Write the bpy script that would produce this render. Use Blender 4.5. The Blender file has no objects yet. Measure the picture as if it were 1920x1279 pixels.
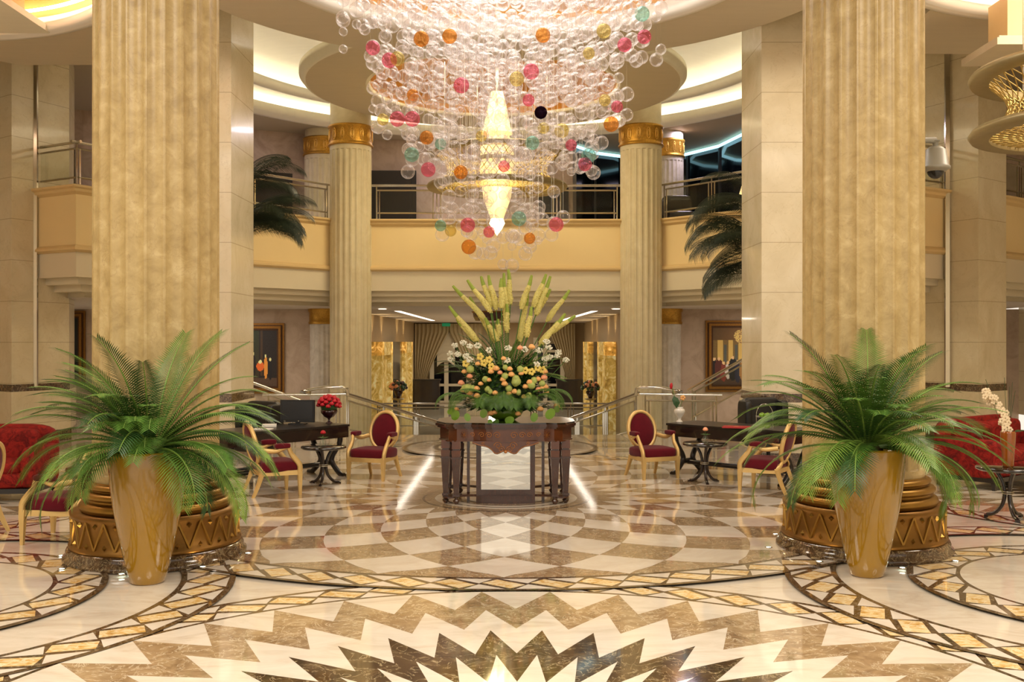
import bpy, math, random
from mathutils import Vector, Matrix
from mathutils.geometry import tessellate_polygon
random.seed(7)
C = bpy.context.scene.collection
PI = math.pi
FPX = 1900.0
EYE = 2.0
HY = 641.0
def gx(x, D): return (x-960.0)*D/FPX
def gz(y, D): return EYE-(y-HY)*D/FPX
def W(x, y, D): return (gx(x, D), D, gz(y, D))
def fl(x, y):
    D = FPX*EYE/(y-HY)
    return (gx(x, D), D)

# ------------------------------------------------------------------ materials
def lin(c):
    if isinstance(c, str):
        c = [int(c[i:i+2], 16)/255 for i in (0, 2, 4)]
    return tuple((v/12.92 if v <= 0.04045 else ((v+0.055)/1.055)**2.4) for v in c)+(1.0,)
def newmat(name):
    m = bpy.data.materials.new(name); m.use_nodes = True
    nt = m.node_tree
    b = nt.nodes['Principled BSDF']
    return m, nt, b
def setp(b, rough=.5, metal=0., coat=0., spec=None, sheen=0.):
    b.inputs['Roughness'].default_value = rough
    b.inputs['Metallic'].default_value = metal
    b.inputs['Coat Weight'].default_value = coat
    b.inputs['Coat Roughness'].default_value = .06
    if spec is not None: b.inputs['Specular IOR Level'].default_value = spec
    if sheen: b.inputs['Sheen Weight'].default_value = sheen
def coords(nt, stretch=(1, 1, 1)):
    tc = nt.nodes.new('ShaderNodeNewGeometry')
    mp = nt.nodes.new('ShaderNodeMapping'); mp.inputs['Scale'].default_value = stretch
    nt.links.new(tc.outputs['Position'], mp.inputs['Vector'])
    return mp.outputs['Vector']
def objcoords(nt, stretch=(1, 1, 1)):
    tc = nt.nodes.new('ShaderNodeTexCoord')
    mp = nt.nodes.new('ShaderNodeMapping'); mp.inputs['Scale'].default_value = stretch
    nt.links.new(tc.outputs['Object'], mp.inputs['Vector'])
    return mp.outputs['Vector']
def noise(nt, vec, scale, detail=4, rough=.55, dist=0.):
    n = nt.nodes.new('ShaderNodeTexNoise')
    n.inputs['Scale'].default_value = scale; n.inputs['Detail'].default_value = detail
    n.inputs['Roughness'].default_value = rough; n.inputs['Distortion'].default_value = dist
    nt.links.new(vec, n.inputs['Vector'])
    return n.outputs['Fac']
def ramp(nt, fac, stops):
    r = nt.nodes.new('ShaderNodeValToRGB')
    e = r.color_ramp.elements
    while len(e) < len(stops): e.new(.5)
    for i, (p, c) in enumerate(stops):
        e[i].position = p; e[i].color = lin(c)
    nt.links.new(fac, r.inputs['Fac'])
    return r.outputs['Color']
def mixc(nt, fac, a, b, mode='MIX'):
    m = nt.nodes.new('ShaderNodeMix'); m.data_type = 'RGBA'; m.blend_type = mode
    if isinstance(fac, float): m.inputs['Factor'].default_value = fac
    else: nt.links.new(fac, m.inputs['Factor'])
    for s, v in (('A', a), ('B', b)):
        sock = [i for i in m.inputs if i.name == s and i.type == 'RGBA'][0]
        if isinstance(v, (tuple, str)): sock.default_value = lin(v) if isinstance(v, str) else v
        else: nt.links.new(v, sock)
    return [o for o in m.outputs if o.type == 'RGBA'][0]
def bump(nt, b, fac, strength=.2, dist=.01):
    n = nt.nodes.new('ShaderNodeBump'); n.inputs['Strength'].default_value = strength
    n.inputs['Distance'].default_value = dist
    nt.links.new(fac, n.inputs['Height']); nt.links.new(n.outputs['Normal'], b.inputs['Normal'])
def simple(name, col, rough=.5, metal=0., coat=0., scale=12., var=.12, spec=None, sheen=0., bmp=0., obj=True, stretch=(1,1,1)):
    """plain material: a colour with a little procedural variation"""
    m, nt, b = newmat(name); setp(b, rough, metal, coat, spec, sheen)
    v = (objcoords if obj else coords)(nt, stretch)
    f = noise(nt, v, scale, 4)
    c = lin(col)
    lo = tuple(x*(1-var) for x in c[:3])+(1,); hi = tuple(min(1, x*(1+var)) for x in c[:3])+(1,)
    nt.links.new(mixc(nt, f, lo, hi), b.inputs['Base Color'])
    if bmp: bump(nt, b, f, bmp)
    return m
def emis(name, col, strength):
    m, nt, b = newmat(name)
    b.inputs['Base Color'].default_value = lin(col)
    b.inputs['Emission Color'].default_value = lin(col)
    b.inputs['Emission Strength'].default_value = strength
    return m
def marble(name, stops, scale, rough=.12, dist=1.2, veins=None, vscale=3., stretch=(1,1,1), coat=.3, joint=0., bmp=0., spec=None):
    m, nt, b = newmat(name); setp(b, rough, 0, coat, spec)
    v = coords(nt, stretch)
    f = noise(nt, v, scale, 8, .62, dist)
    col = ramp(nt, f, stops)
    if veins:
        f2 = noise(nt, v, vscale, 7, .6, 2.2)
        a = nt.nodes.new('ShaderNodeMath'); a.operation = 'SUBTRACT'; a.inputs[1].default_value = .5
        nt.links.new(f2, a.inputs[0])
        a2 = nt.nodes.new('ShaderNodeMath'); a2.operation = 'ABSOLUTE'; nt.links.new(a.outputs[0], a2.inputs[0])
        r = nt.nodes.new('ShaderNodeMapRange')
        r.inputs['From Min'].default_value = 0; r.inputs['From Max'].default_value = veins[1]
        r.inputs['To Min'].default_value = veins[2]; r.inputs['To Max'].default_value = 0
        nt.links.new(a2.outputs[0], r.inputs['Value'])
        col = mixc(nt, r.outputs['Result'], col, veins[0])
    if joint:
        s = nt.nodes.new('ShaderNodeSeparateXYZ')
        g = nt.nodes.new('ShaderNodeNewGeometry'); nt.links.new(g.outputs['Position'], s.inputs[0])
        d = nt.nodes.new('ShaderNodeMath'); d.operation = 'DIVIDE'; d.inputs[1].default_value = joint
        nt.links.new(s.outputs['Z'], d.inputs[0])
        ad = nt.nodes.new('ShaderNodeMath'); ad.operation = 'ADD'; ad.inputs[1].default_value = .52
        nt.links.new(d.outputs[0], ad.inputs[0])
        fr = nt.nodes.new('ShaderNodeMath'); fr.operation = 'FRACT'; nt.links.new(ad.outputs[0], fr.inputs[0])
        lt = nt.nodes.new('ShaderNodeMath'); lt.operation = 'LESS_THAN'; lt.inputs[1].default_value = .016
        nt.links.new(fr.outputs[0], lt.inputs[0])
        mu = nt.nodes.new('ShaderNodeMath'); mu.operation = 'MULTIPLY'; mu.inputs[1].default_value = .5
        nt.links.new(lt.outputs[0], mu.inputs[0])
        col = mixc(nt, mu.outputs[0], col, '8a7350')
    nt.links.new(col, b.inputs['Base Color'])
    if bmp: bump(nt, b, f, bmp)
    return m
M = {}
M['fl_cream'] = marble('cream marble', [(0.3, 'ccbfab'), (.5, 'dcd2c1'), (.7, 'e4dccd')], 1.6, .07, 1.6, coat=.5, stretch=(1, 2.2, 1))
M['fl_white'] = marble('pale marble', [(0.3, 'd2c6b4'), (.5, 'ddd3c3'), (.7, 'e6ded2')], 2.2, .07, 1.0, coat=.5)
M['fl_brown'] = marble('light emperador marble', [(0.28, '7b6348'), (.5, '9a8161'), (.66, 'ab9472'), (.8, 'cdbd9d')], 7., .07, .8, ('d9ccb0', .02, .8), 4.5, coat=.5)
M['fl_dark'] = marble('dark emperador marble', [(0.3, '33261a'), (.52, '4f3d29'), (.7, '6e5839'), (.85, 'a08a62')], 6., .07, 1.0, ('c9b88f', .013, .7), 4., coat=.5)
M['fl_edge'] = marble('border emperador marble', [(0.3, '2c1f16'), (.55, '4d3a28'), (.75, '77603f')], 14., .08, .6, ('d8c8a8', .014, .6), 9., coat=.5)
M['fl_onyx'] = marble('honey onyx', [(0.3, 'b98a42'), (.45, 'd8b067'), (.55, 'ecd9ac'), (.7, 'cda25a')], 5., .07, 2.6, ('f6ecd2', .035, .7), 3., coat=.5, stretch=(1, 2, 1))
M['shaft'] = marble('fluted column marble', [(0.3, '9a8355'), (.45, 'aa9362'), (.55, 'b19a69'), (.7, 'bfaa7b')], 7., .36, .5, ('8e744a', .009, .5), 2.6, coat=.0, spec=.5)
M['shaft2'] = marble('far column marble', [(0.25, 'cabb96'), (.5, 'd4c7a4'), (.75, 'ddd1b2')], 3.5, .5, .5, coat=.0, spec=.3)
M['shaft3'] = marble('white column marble', [(0.3, 'b5ab9c'), (.6, 'd3cabb')], 3., .35, 1.0, coat=.0)
M['pier'] = marble('pier marble cladding', [(0.3, 'cdbf9c'), (.5, 'd8cbaa'), (.7, 'e0d5b8')], 1.1, .25, 1.0, ('b09c70', .008, .35), 1.6, coat=.1, joint=.8)
M['band'] = marble('dark marble band', [(0.3, '2b1c10'), (.55, '57402a'), (.75, '8d7551')], 12., .1, .8, ('c9b48a', .02, .7), 8.)
M['ceil'] = simple('taupe ceiling paint', 'cbbfa6', .75, scale=1.5, var=.06, obj=False, stretch=(1, 5, 1))
M['ceil2'] = simple('mezzanine ceiling paint', 'b3a68c', .7, scale=1.2, var=.06, obj=False)
M['cove'] = simple('cream cove plaster', 'f0ead6', .6, scale=2., var=.05, obj=False, stretch=(1, 4, 1))
M['whitetrim'] = simple('white moulding paint', 'ece6da', .5, scale=3., var=.03, obj=False)
M['goldceil'] = simple('gold leaf ceiling', 'd79d4e', .45, .25, scale=2., var=.2, obj=False)
M['yellow'] = simple('buttercream plaster', 'ecd39c', .65, scale=1.2, var=.05, obj=False)
M['mould'] = simple('ochre moulding', 'dcc08a', .6, scale=2, var=.06, obj=False)
M['offwhite'] = simple('off white plaster', 'ded2b6', .65, scale=1.2, var=.04, obj=False)
M['wallpaper'] = marble('beige wallpaper', [(.35, 'b19a83'), (.6, 'c6b09a')], 1.6, .7, 1.5, coat=0)
M['wall_hall'] = simple('hall wallpaper', 'ab9570', .7, scale=.8, var=.08, obj=False, stretch=(6, 6, .5))
M['lowceil'] = simple('white ceiling paint', 'cfc6bb', .6, scale=1., var=.03, obj=False)
M['gold'] = simple('antique gold', '967335', .36, .85, scale=6., var=.3, bmp=.15, obj=False)
M['goldband'] = simple('gilded frieze', 'b98b36', .4, .7, scale=25., var=.5, bmp=.5, obj=False)
M['goldraise'] = simple('bright gilding', 'dcae57', .3, .8, scale=25., var=.15, obj=False)
M['bronze'] = simple('bronze gold panel', '7f5b27', .42, .75, scale=5., var=.45, obj=False)
M['pot'] = simple('glossy mustard lacquer', '9c7412', .12, .0, .9, scale=1.4, var=.1, spec=.5)
M['soil'] = simple('dark soil', '2a2014', .9, scale=30, var=.4, bmp=.5)
M['chrome'] = simple('polished steel', 'd2cec4', .12, 1., scale=2, var=.05, obj=False)
M['steel'] = simple('brushed steel', 'bdb5a2', .28, .95, scale=6, var=.08, obj=False)
M['bronze_ring'] = simple('aged bronze ring', '96875f', .45, .5, scale=8, var=.15, obj=False)
M['mesh'] = simple('brass wire', 'b59c5c', .35, .8, scale=6, var=.1, obj=False)
M['velvet'] = simple('burgundy velvet', '5b0b1a', .85, scale=9, var=.3, sheen=.12, spec=.15)
M['velvet_red'] = marble('crushed red velvet', [(.3, '3d0a08'), (.45, '701510'), (.6, '8e2018'), (.75, '5c0e0b')], 7., .75, 2.6, coat=0, spec=.2)
M['chairgold'] = simple('champagne gold leaf', 'd9b978', .38, .45, scale=8, var=.12)
M['darkwood'] = simple('espresso lacquered wood', '1f1310', .25, 0, .4, scale=5, var=.3, stretch=(1, 1, 8))
M['blackwood'] = simple('black stained wood', '17110f', .35, 0, .2, scale=5, var=.3)
M['walnut'] = simple('polished walnut', '3c1e11', .22, 0, .6, scale=4, var=.5, stretch=(6, 6, 1))
M['walnut2'] = simple('burl walnut', '552a12', .22, 0, .6, scale=9, var=.5)
M['inlay'] = simple('satinwood inlay', 'a8641c', .25, .1, .5, scale=20, var=.2)
M['ebony'] = simple('ebonised table top', '120c0a', .05, 0, 1., scale=3, var=.2)
M['leather'] = simple('black leather', '0e0d0e', .4, scale=30, var=.3, bmp=.1)
M['blackplastic'] = simple('black plastic', '111113', .4, scale=20, var=.2)
M['screen'] = simple('dark screen', '17181a', .2, scale=3, var=.05)
M['camgrey'] = simple('grey camera housing', '8a8678', .4, scale=5, var=.04)
M['frame'] = simple('gilt picture frame', '8d6023', .4, .6, scale=30, var=.4, bmp=.4)
M['frame2'] = simple('dark gilt picture frame', '4e2f12', .45, .4, scale=30, var=.4)
M['paper'] = simple('white paper', 'e6e2d8', .7, var=.03)
M['redfolder'] = simple('red folder', 'a31f22', .5, var=.06)
M['goldprint'] = simple('gold print', 'd9b060', .4, .4)
M['porcelain'] = simple('white porcelain', 'd9d4c8', .25, 0, .4, var=.06)
M['amber'] = simple('amber vase glass', '8c4a12', .15, 0, .6, scale=2, var=.3)
M['winered'] = simple('dark red goblet', '2c060b', .12, 0, .6)
M['leafA'] = simple('palm green', '4a6f28', .42, scale=9, var=.35, spec=.4)
M['leafB'] = simple('bright palm green', '6d8c36', .42, scale=14, var=.35, spec=.4)
M['leafC'] = simple('deep palm green', '2b4c24', .42, scale=14, var=.35, spec=.4)
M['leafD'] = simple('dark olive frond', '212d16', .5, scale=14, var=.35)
M['rachis'] = simple('frond rib', '6f8e3a', .5, var=.15)
M['bark'] = simple('palm bark', '4a3420', .9, scale=20, var=.4, bmp=.6)
M['spike'] = simple('foxtail lily florets', 'd3c976', .6, scale=60, var=.35, bmp=.5)
M['spiketip'] = simple('green lily tip', '8fa33a', .6, scale=60, var=.3)
M['stem'] = simple('green stem', '4d7a2e', .5, var=.15)
M['rose'] = simple('peach rose', 'f0b470', .6, scale=20, var=.2)
M['roseP'] = simple('coral rose', 'eea37c', .6, scale=20, var=.2)
M['roseR'] = simple('red rose', 'b3071f', .55, scale=20, var=.35)
M['hydr'] = simple('green hydrangea', 'a9b764', .7, scale=40, var=.3)
M['whitefl'] = simple('white florets', 'ecebd8', .7, scale=40, var=.12)
M['yellowfl'] = simple('pale yellow orchid', 'e6cf6a', .6, scale=20, var=.2)
M['orchid'] = simple('cream orchid petals', 'e8d6b4', .6, scale=20, var=.15)
M['apple'] = simple('green apple', '6f9a25', .3, 0, .3, scale=6, var=.2)
M['shadeglow'] = emis('lit lamp shade', 'f3d79a', 1.2)
M['night'] = simple('night sky glass', '0c0d12', .08, 0, .5, var=.3)
M['doorwood'] = simple('dark door wood', '1d1714', .4, var=.3)
M['curtain'] = simple('striped curtain', 'b3a27c', .8, scale=3, var=.25, obj=False, stretch=(9, 9, .3))
M['sheer'] = simple('cream sheer', 'cbbfa2', .8, var=.05)
M['winframe'] = simple('painted window frame', 'c9bda0', .5, var=.04)
M['exit'] = emis('green exit sign', '1b7a4c', .5)
M['darkmarble'] = marble('black hall marble', [(.3, '120d0b'), (.6, '2a211b')], 5, .12, 1, ('6d5a48', .01, .5), 4)
def onyx_lit():
    m, nt, b = newmat('backlit onyx'); setp(b, .2)
    v = coords(nt)
    f = noise(nt, v, 3.5, 7, .6, 1.5)
    c = ramp(nt, f, [(.3, '9a7434'), (.5, 'cfa850'), (.65, 'f0da98')])
    nt.links.new(c, b.inputs['Base Color']); nt.links.new(c, b.inputs['Emission Color'])
    b.inputs['Emission Strength'].default_value = .35
    return m
M['onyxlit'] = onyx_lit()
M['mirror'] = simple('mirror', 'd8d8d0', .02, 1., var=.01)
M['led'] = emis('led strip', 'fff2d0', 10)
M['coveled'] = emis('warm cove strip', 'fff7e6', 8)
M['blueled'] = emis('cool cove strip', '9fd8e6', 2.5)
M['spotled'] = emis('floor spot lens', 'eafff2', 6)
M['lamp'] = emis('ceiling lamp lens', 'fff4e4', 2.6)
M['coneglass'] = emis('lit alabaster cone', 'ffdf9c', 1.0)
M['conehot'] = emis('lit crystal tip', 'fff0c0', 3.5)
def glass(name, col, edge, body, gl=.35):
    """thin blown glass: mostly see-through, whiter towards the silhouette"""
    m = bpy.data.materials.new(name); m.use_nodes = True; nt = m.node_tree; nt.nodes.clear()
    out = nt.nodes.new('ShaderNodeOutputMaterial')
    tr = nt.nodes.new('ShaderNodeBsdfTransparent'); tr.inputs[0].default_value = lin(col)
    gb = nt.nodes.new('ShaderNodeBsdfGlossy'); gb.inputs['Roughness'].default_value = .08; gb.inputs[0].default_value = lin(edge)
    df = nt.nodes.new('ShaderNodeBsdfTranslucent'); df.inputs[0].default_value = lin(edge)
    d2 = nt.nodes.new('ShaderNodeBsdfDiffuse'); d2.inputs[0].default_value = lin(edge)
    ad = nt.nodes.new('ShaderNodeMixShader'); ad.inputs[0].default_value = .5
    nt.links.new(df.outputs[0], ad.inputs[1]); nt.links.new(d2.outputs[0], ad.inputs[2])
    mx0 = nt.nodes.new('ShaderNodeMixShader'); mx0.inputs[0].default_value = gl
    nt.links.new(ad.outputs[0], mx0.inputs[1]); nt.links.new(gb.outputs[0], mx0.inputs[2])
    lw = nt.nodes.new('ShaderNodeLayerWeight'); lw.inputs['Blend'].default_value = .35
    mr = nt.nodes.new('ShaderNodeMapRange'); mr.inputs['To Min'].default_value = body; mr.inputs['To Max'].default_value = .6
    mr.inputs['From Min'].default_value = .15; mr.inputs['From Max'].default_value = .95
    nt.links.new(lw.outputs['Facing'], mr.inputs['Value'])
    mx = nt.nodes.new('ShaderNodeMixShader')
    nt.links.new(mr.outputs['Result'], mx.inputs[0]); nt.links.new(tr.outputs[0], mx.inputs[1]); nt.links.new(mx0.outputs[0], mx.inputs[2])
    nt.links.new(mx.outputs[0], out.inputs[0])
    return m
M['g_clear'] = glass('clear blown glass', 'fbfafa', 'f2eeec', .07)
M['g_pink'] = glass('pink blown glass', 'f8c2ce', 'e58fa4', .14)
M['g_amber'] = glass('amber blown glass', 'f4cf98', 'dda766', .14)
M['g_yellow'] = glass('yellow blown glass', 'f2eac4', 'dccf90', .12)
M['g_green'] = glass('aqua blown glass', 'd6ece4', 'a5d0c4', .14)
M['g_dark'] = glass('dark blown glass', '40283c', '2b1a2a', .7)
M['pane'] = glass('balustrade glass', 'eef0e8', 'd8dccf', .03, .8)
M['cglass'] = glass('clear vase glass', 'f4f6f2', 'e6eae6', .08, .6)

# ------------------------------------------------------------------ mesh builder
OFF = {}
class MB:
    def __init__(s): s.v = []; s.f = []; s.m = []; s.s = []
    def add(s, vs, fs, mi=0, smooth=False):
        o = len(s.v); s.v.extend([tuple(v) for v in vs])
        for f in fs: s.f.append(tuple(i+o for i in f)); s.m.append(mi); s.s.append(smooth)
    def box(s, x0, x1, y0, y1, z0, z1, mi=0):
        s.add([(x0,y0,z0),(x1,y0,z0),(x1,y1,z0),(x0,y1,z0),(x0,y0,z1),(x1,y0,z1),(x1,y1,z1),(x0,y1,z1)],
              [(3,2,1,0),(4,5,6,7),(0,1,5,4),(1,2,6,5),(2,3,7,6),(3,0,4,7)], mi)
    def obox(s, c, ax, size, mi=0):
        """box centred at c, first axis along the horizontal direction ax"""
        a = Vector((ax[0], ax[1], 0)).normalized(); b = Vector((-a.y, a.x, 0)); u = Vector((0,0,1)); c = Vector(c)
        vs = []
        for k in (-1, 1):
            for j, i in ((-1,-1),(-1,1),(1,1),(1,-1)):
                vs.append(c+a*(i*size[0]/2)+b*(j*size[1]/2)+u*(k*size[2]/2))
        s.add(vs, [(3,2,1,0),(4,5,6,7),(0,1,5,4),(1,2,6,5),(2,3,7,6),(3,0,4,7)], mi)
    def prism(s, poly, z0, z1, mi=0, smooth=False):
        n = len(poly)
        s.add([(p[0],p[1],z0) for p in poly]+[(p[0],p[1],z1) for p in poly],
              [tuple(range(n-1,-1,-1)), tuple(range(n,2*n))], mi)
        s.add([(p[0],p[1],z0) for p in poly]+[(p[0],p[1],z1) for p in poly],
              [(i,(i+1)%n,n+(i+1)%n,n+i) for i in range(n)], mi, smooth)
    def poly(s, loops, z, mi=0, up=True):
        vs = [Vector((p[0], p[1], 0)) for l in loops for p in l]
        tr = tessellate_polygon([[Vector((p[0], p[1], 0)) for p in l] for l in loops])
        fs = []
        for t in tr:
            a, b, c = [vs[i] for i in t]
            n = (b-a).cross(c-a).z
            if abs(n) < 1e-12: continue
            fs.append(tuple(t) if (n > 0) == up else tuple(reversed(t)))
        s.add([(v.x, v.y, z) for v in vs], fs, mi)
    def lathe(s, prof, c=(0,0,0), seg=32, mi=0, smooth=True, a0=0., a1=2*PI, mod=None, cap=False, flip=False):
        full = abs(a1-a0-2*PI) < 1e-6
        n = seg if full else seg+1
        vs = []
        for (r, z) in prof:
            for i in range(n):
                a = a0+(a1-a0)*i/seg
                rr = r*(mod(a, z) if mod else 1)
                vs.append((c[0]+rr*math.cos(a), c[1]+rr*math.sin(a), c[2]+z))
        fs = []
        for k in range(len(prof)-1):
            for i in range(seg):
                j = (i+1) % n
                q = (k*n+i, k*n+j, (k+1)*n+j, (k+1)*n+i)
                fs.append(q[::-1] if flip else q)
        s.add(vs, fs, mi, smooth)
        if cap:
            s.add(vs[:n], [tuple(range(n-1,-1,-1))], mi); s.add(vs[-n:], [tuple(range(n))], mi)
    def tube(s, pts, r, seg=8, mi=0, smooth=True, phase=0., cap=True, flat=1., up=None):
        pts = [Vector(p) for p in pts]; n = len(pts)
        rs = r if isinstance(r, (list, tuple)) else [r]*n
        ref = None; vs = []
        for i, p in enumerate(pts):
            t = (pts[min(i+1,n-1)]-pts[max(i-1,0)])
            if t.length < 1e-9: t = Vector((0,0,1))
            t.normalize()
            if ref is None:
                ref = Vector(up) if up else (Vector((0,0,1)) if abs(t.z) < .9 else Vector((0,1,0)))
            a = (ref-t*ref.dot(t)).normalized(); b = t.cross(a); ref = a
            for k in range(seg):
                g = phase+2*PI*k/seg
                vs.append(p+a*(rs[i]*math.cos(g))+b*(rs[i]*flat*math.sin(g)))
        fs = [(i*seg+k, i*seg+(k+1)%seg, (i+1)*seg+(k+1)%seg, (i+1)*seg+k) for i in range(n-1) for k in range(seg)]
        s.add(vs, fs, mi, smooth)
        if cap:
            s.add(vs[:seg], [tuple(range(seg-1,-1,-1))], mi); s.add(vs[-seg:], [tuple(range(seg))], mi)
    def ball(s, c, r, mi=0, u=12, v=8, sc=(1,1,1), bumpy=0., smooth=True):
        vs = [(c[0], c[1], c[2]-r*sc[2])]
        for j in range(1, v):
            t = -PI/2+PI*j/v
            for i in range(u):
                a = 2*PI*i/u; rr = r*(1+(random.random()-.5)*bumpy)
                vs.append((c[0]+rr*math.cos(t)*math.cos(a)*sc[0], c[1]+rr*math.cos(t)*math.sin(a)*sc[1], c[2]+rr*math.sin(t)*sc[2]))
        vs.append((c[0], c[1], c[2]+r*sc[2]))
        fs = [(0, 1+(i+1)%u, 1+i) for i in range(u)]
        for j in range(v-2):
            for i in range(u):
                fs.append((1+j*u+i, 1+j*u+(i+1)%u, 1+(j+1)*u+(i+1)%u, 1+(j+1)*u+i))
        L = len(vs)-1; o = 1+(v-2)*u
        fs += [(o+i, o+(i+1)%u, L) for i in range(u)]
        s.add(vs, fs, mi, smooth)
    def rbox(s, cx, cy, cz, sx, sy, sz, r, mi=0, puff=0.):
        """soft cushion: a rounded box (superellipsoid)"""
        u, v = 28, 14; e = .28
        sg = lambda w, m: math.copysign(abs(w)**m, w)
        vs = []
        for j in range(v+1):
            t = -PI/2+PI*j/v
            for i in range(u):
                a = 2*PI*i/u
                x = sg(math.cos(t), e)*sg(math.cos(a), e); y = sg(math.cos(t), e)*sg(math.sin(a), e); z = sg(math.sin(t), e*1.6)
                k = 1+puff*(1-min(1, abs(x)))*(1-min(1, abs(y)))
                vs.append((cx+x*sx/2, cy+y*sy/2, cz+z*sz/2*k))
        fs = [(j*u+i, j*u+(i+1)%u, (j+1)*u+(i+1)%u, (j+1)*u+i) for j in range(v) for i in range(u)]
        s.add(vs, fs, mi, True)
    def xf(s, M4, start=0):
        for i in range(start, len(s.v)): s.v[i] = tuple(M4 @ Vector(s.v[i]))
    def build(s, name, mats, parent=None, world=False, loc=None):
        if not isinstance(mats, (list, tuple)): mats = [mats]
        off = Vector((0,0,0))
        if world and parent is not None: off = OFF[parent]
        if loc is not None: off = Vector(loc)
        me = bpy.data.meshes.new(name)
        me.from_pydata([(v[0]-off[0], v[1]-off[1], v[2]-off[2]) for v in s.v], [], s.f)
        for m in mats: me.materials.append(M[m] if isinstance(m, str) else m)
        me.polygons.foreach_set('material_index', s.m)
        me.polygons.foreach_set('use_smooth', s.s)
        me.update()
        o = bpy.data.objects.new(name, me); C.objects.link(o)
        if parent is not None:
            o.parent = parent; OFF[o] = OFF.get(parent, Vector((0,0,0)))
        elif loc is not None:
            o.location = loc; OFF[o] = Vector(loc)
        else: OFF[o] = Vector((0,0,0))
        return o
def thing(name, label, cat, loc=(0,0,0), rz=0., group=None):
    o = bpy.data.objects.new(name, None); C.objects.link(o)
    o.location = loc; o.rotation_euler = (0,0,rz); o.empty_display_size = .1
    o['label'] = label; o['category'] = cat
    if group: o['group'] = group
    OFF[o] = Vector(loc)
    return o
def tag(o, label, cat, group=None):
    o['label'] = label; o['category'] = cat
    if group: o['group'] = group
    return o
def struct(o): o['kind'] = 'structure'; return o
def plabel(o, l): o['label'] = l; return o
def dup(root, loc, rz, label=None, group=None):
    r = root.copy(); C.objects.link(r); r.location = loc; r.rotation_euler = (0,0,rz)
    if label: r['label'] = label
    if group: r['group'] = group
    for ch in list(root.children):
        c = ch.copy(); C.objects.link(c); c.parent = r
        for g in list(ch.children):
            d = g.copy(); C.objects.link(d); d.parent = c
    return r
def circ(cx, cy, r, n=96, ph=0.):
    return [(cx+r*math.cos(ph+2*PI*i/n), cy+r*math.sin(ph+2*PI*i/n)) for i in range(n)]
def light(name, kind, loc, energy, col='fff0d0', size=1., rot=(0,0,0), **kw):
    l = bpy.data.lights.new(name, kind); l.energy = energy; l.color = lin(col)[:3]
    if kind == 'AREA': l.shape = 'DISK'; l.size = size
    elif kind in ('POINT', 'SPOT'): l.shadow_soft_size = size
    for k, v in kw.items(): setattr(l, k, v)
    o = bpy.data.objects.new(name, l); C.objects.link(o); o.location = loc; o.rotation_euler = rot
    return o
# ================================================================== FLOOR
CX, CY = -.07, 13.0           # centre of the atrium floor
fb = MB(); MATS = ['fl_cream', 'fl_white', 'fl_brown', 'fl_dark', 'fl_edge', 'fl_onyx']
lay = [0]
def nz(): lay[0] += 1; return .0006*lay[0]
def annulus(cx, cy, r0, r1, z, mi, n=128):
    fb.poly([circ(cx, cy, r1, n), circ(cx, cy, r0, n)], z, mi)
fb.box(-16, 16, -4, 21.8, -.3, 0, 0)
def stardisc(cx, cy, R, n=36, ph=0.):
    z = nz(); fb.poly([circ(cx, cy, R, 144)], z, 0)
    for (ra, rv, mi) in ((1., .833, 2), (.822, .665, 0), (.652, .485, 3), (.475, .311, 0), (.10, .05, 2)):
        z = nz(); p = []
        for i in range(n):
            a = -PI/2+ph+2*PI*(i+.5)/n
            p.append((cx+R*ra*math.cos(a), cy+R*ra*math.sin(a)))
            a += PI/n
            p.append((cx+R*rv*math.cos(a), cy+R*rv*math.sin(a)))
        fb.poly([p], z, mi)
def band(cx, cy, r0, r1, pitch=.40, edge=.05, g=.018):
    z = nz(); annulus(cx, cy, r0, r1, z, 4)
    z = nz(); a0, a1 = r0+edge, r1-edge; rm = (a0+a1)/2; n = int(round(2*PI*rm/pitch)); d = 2*PI/n
    def P(a, r): return (cx+r*math.cos(a), cy+r*math.sin(a))
    w = (a1-a0)
    for i in range(n):
        a = i*d
        # lozenge, slightly skewed, and the pale triangles around it
        ga = g/rm
        fb.poly([[P(a+ga*1.3, rm-.1*w), P(a+d*.36, a0+g), P(a+d-ga*1.3, rm+.1*w), P(a+d*.64, a1-g)]], z, 5)
        fb.poly([[P(a+d*.42+ga, a0), P(a+d*1.30-ga, a0), P(a+d, rm+.06*w-g*2)]], z, 1)
        fb.poly([[P(a+d*.58-ga, a1), P(a-d*.30+ga, a1), P(a, rm-.06*w+g*2)]], z, 1)
# stars and the corner medallions
for (sx, sy) in ((-8.15, 13.0), (8.3, 13.2), (CX-.1, 22.2), (.03, 4.95)):
    if sy > 20: continue
    band(sx, sy, 3.11, 3.53); stardisc(sx, sy, 3.12)
for (sx, sy) in ((-4.93, 7.9), (4.97, 8.2)):
    band(sx, sy, 2.24, 2.68)
    band(sx, sy, 1.22, 1.66)
    z = nz(); fb.poly([circ(sx, sy, 1.23, 96)], z, 0)
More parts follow.
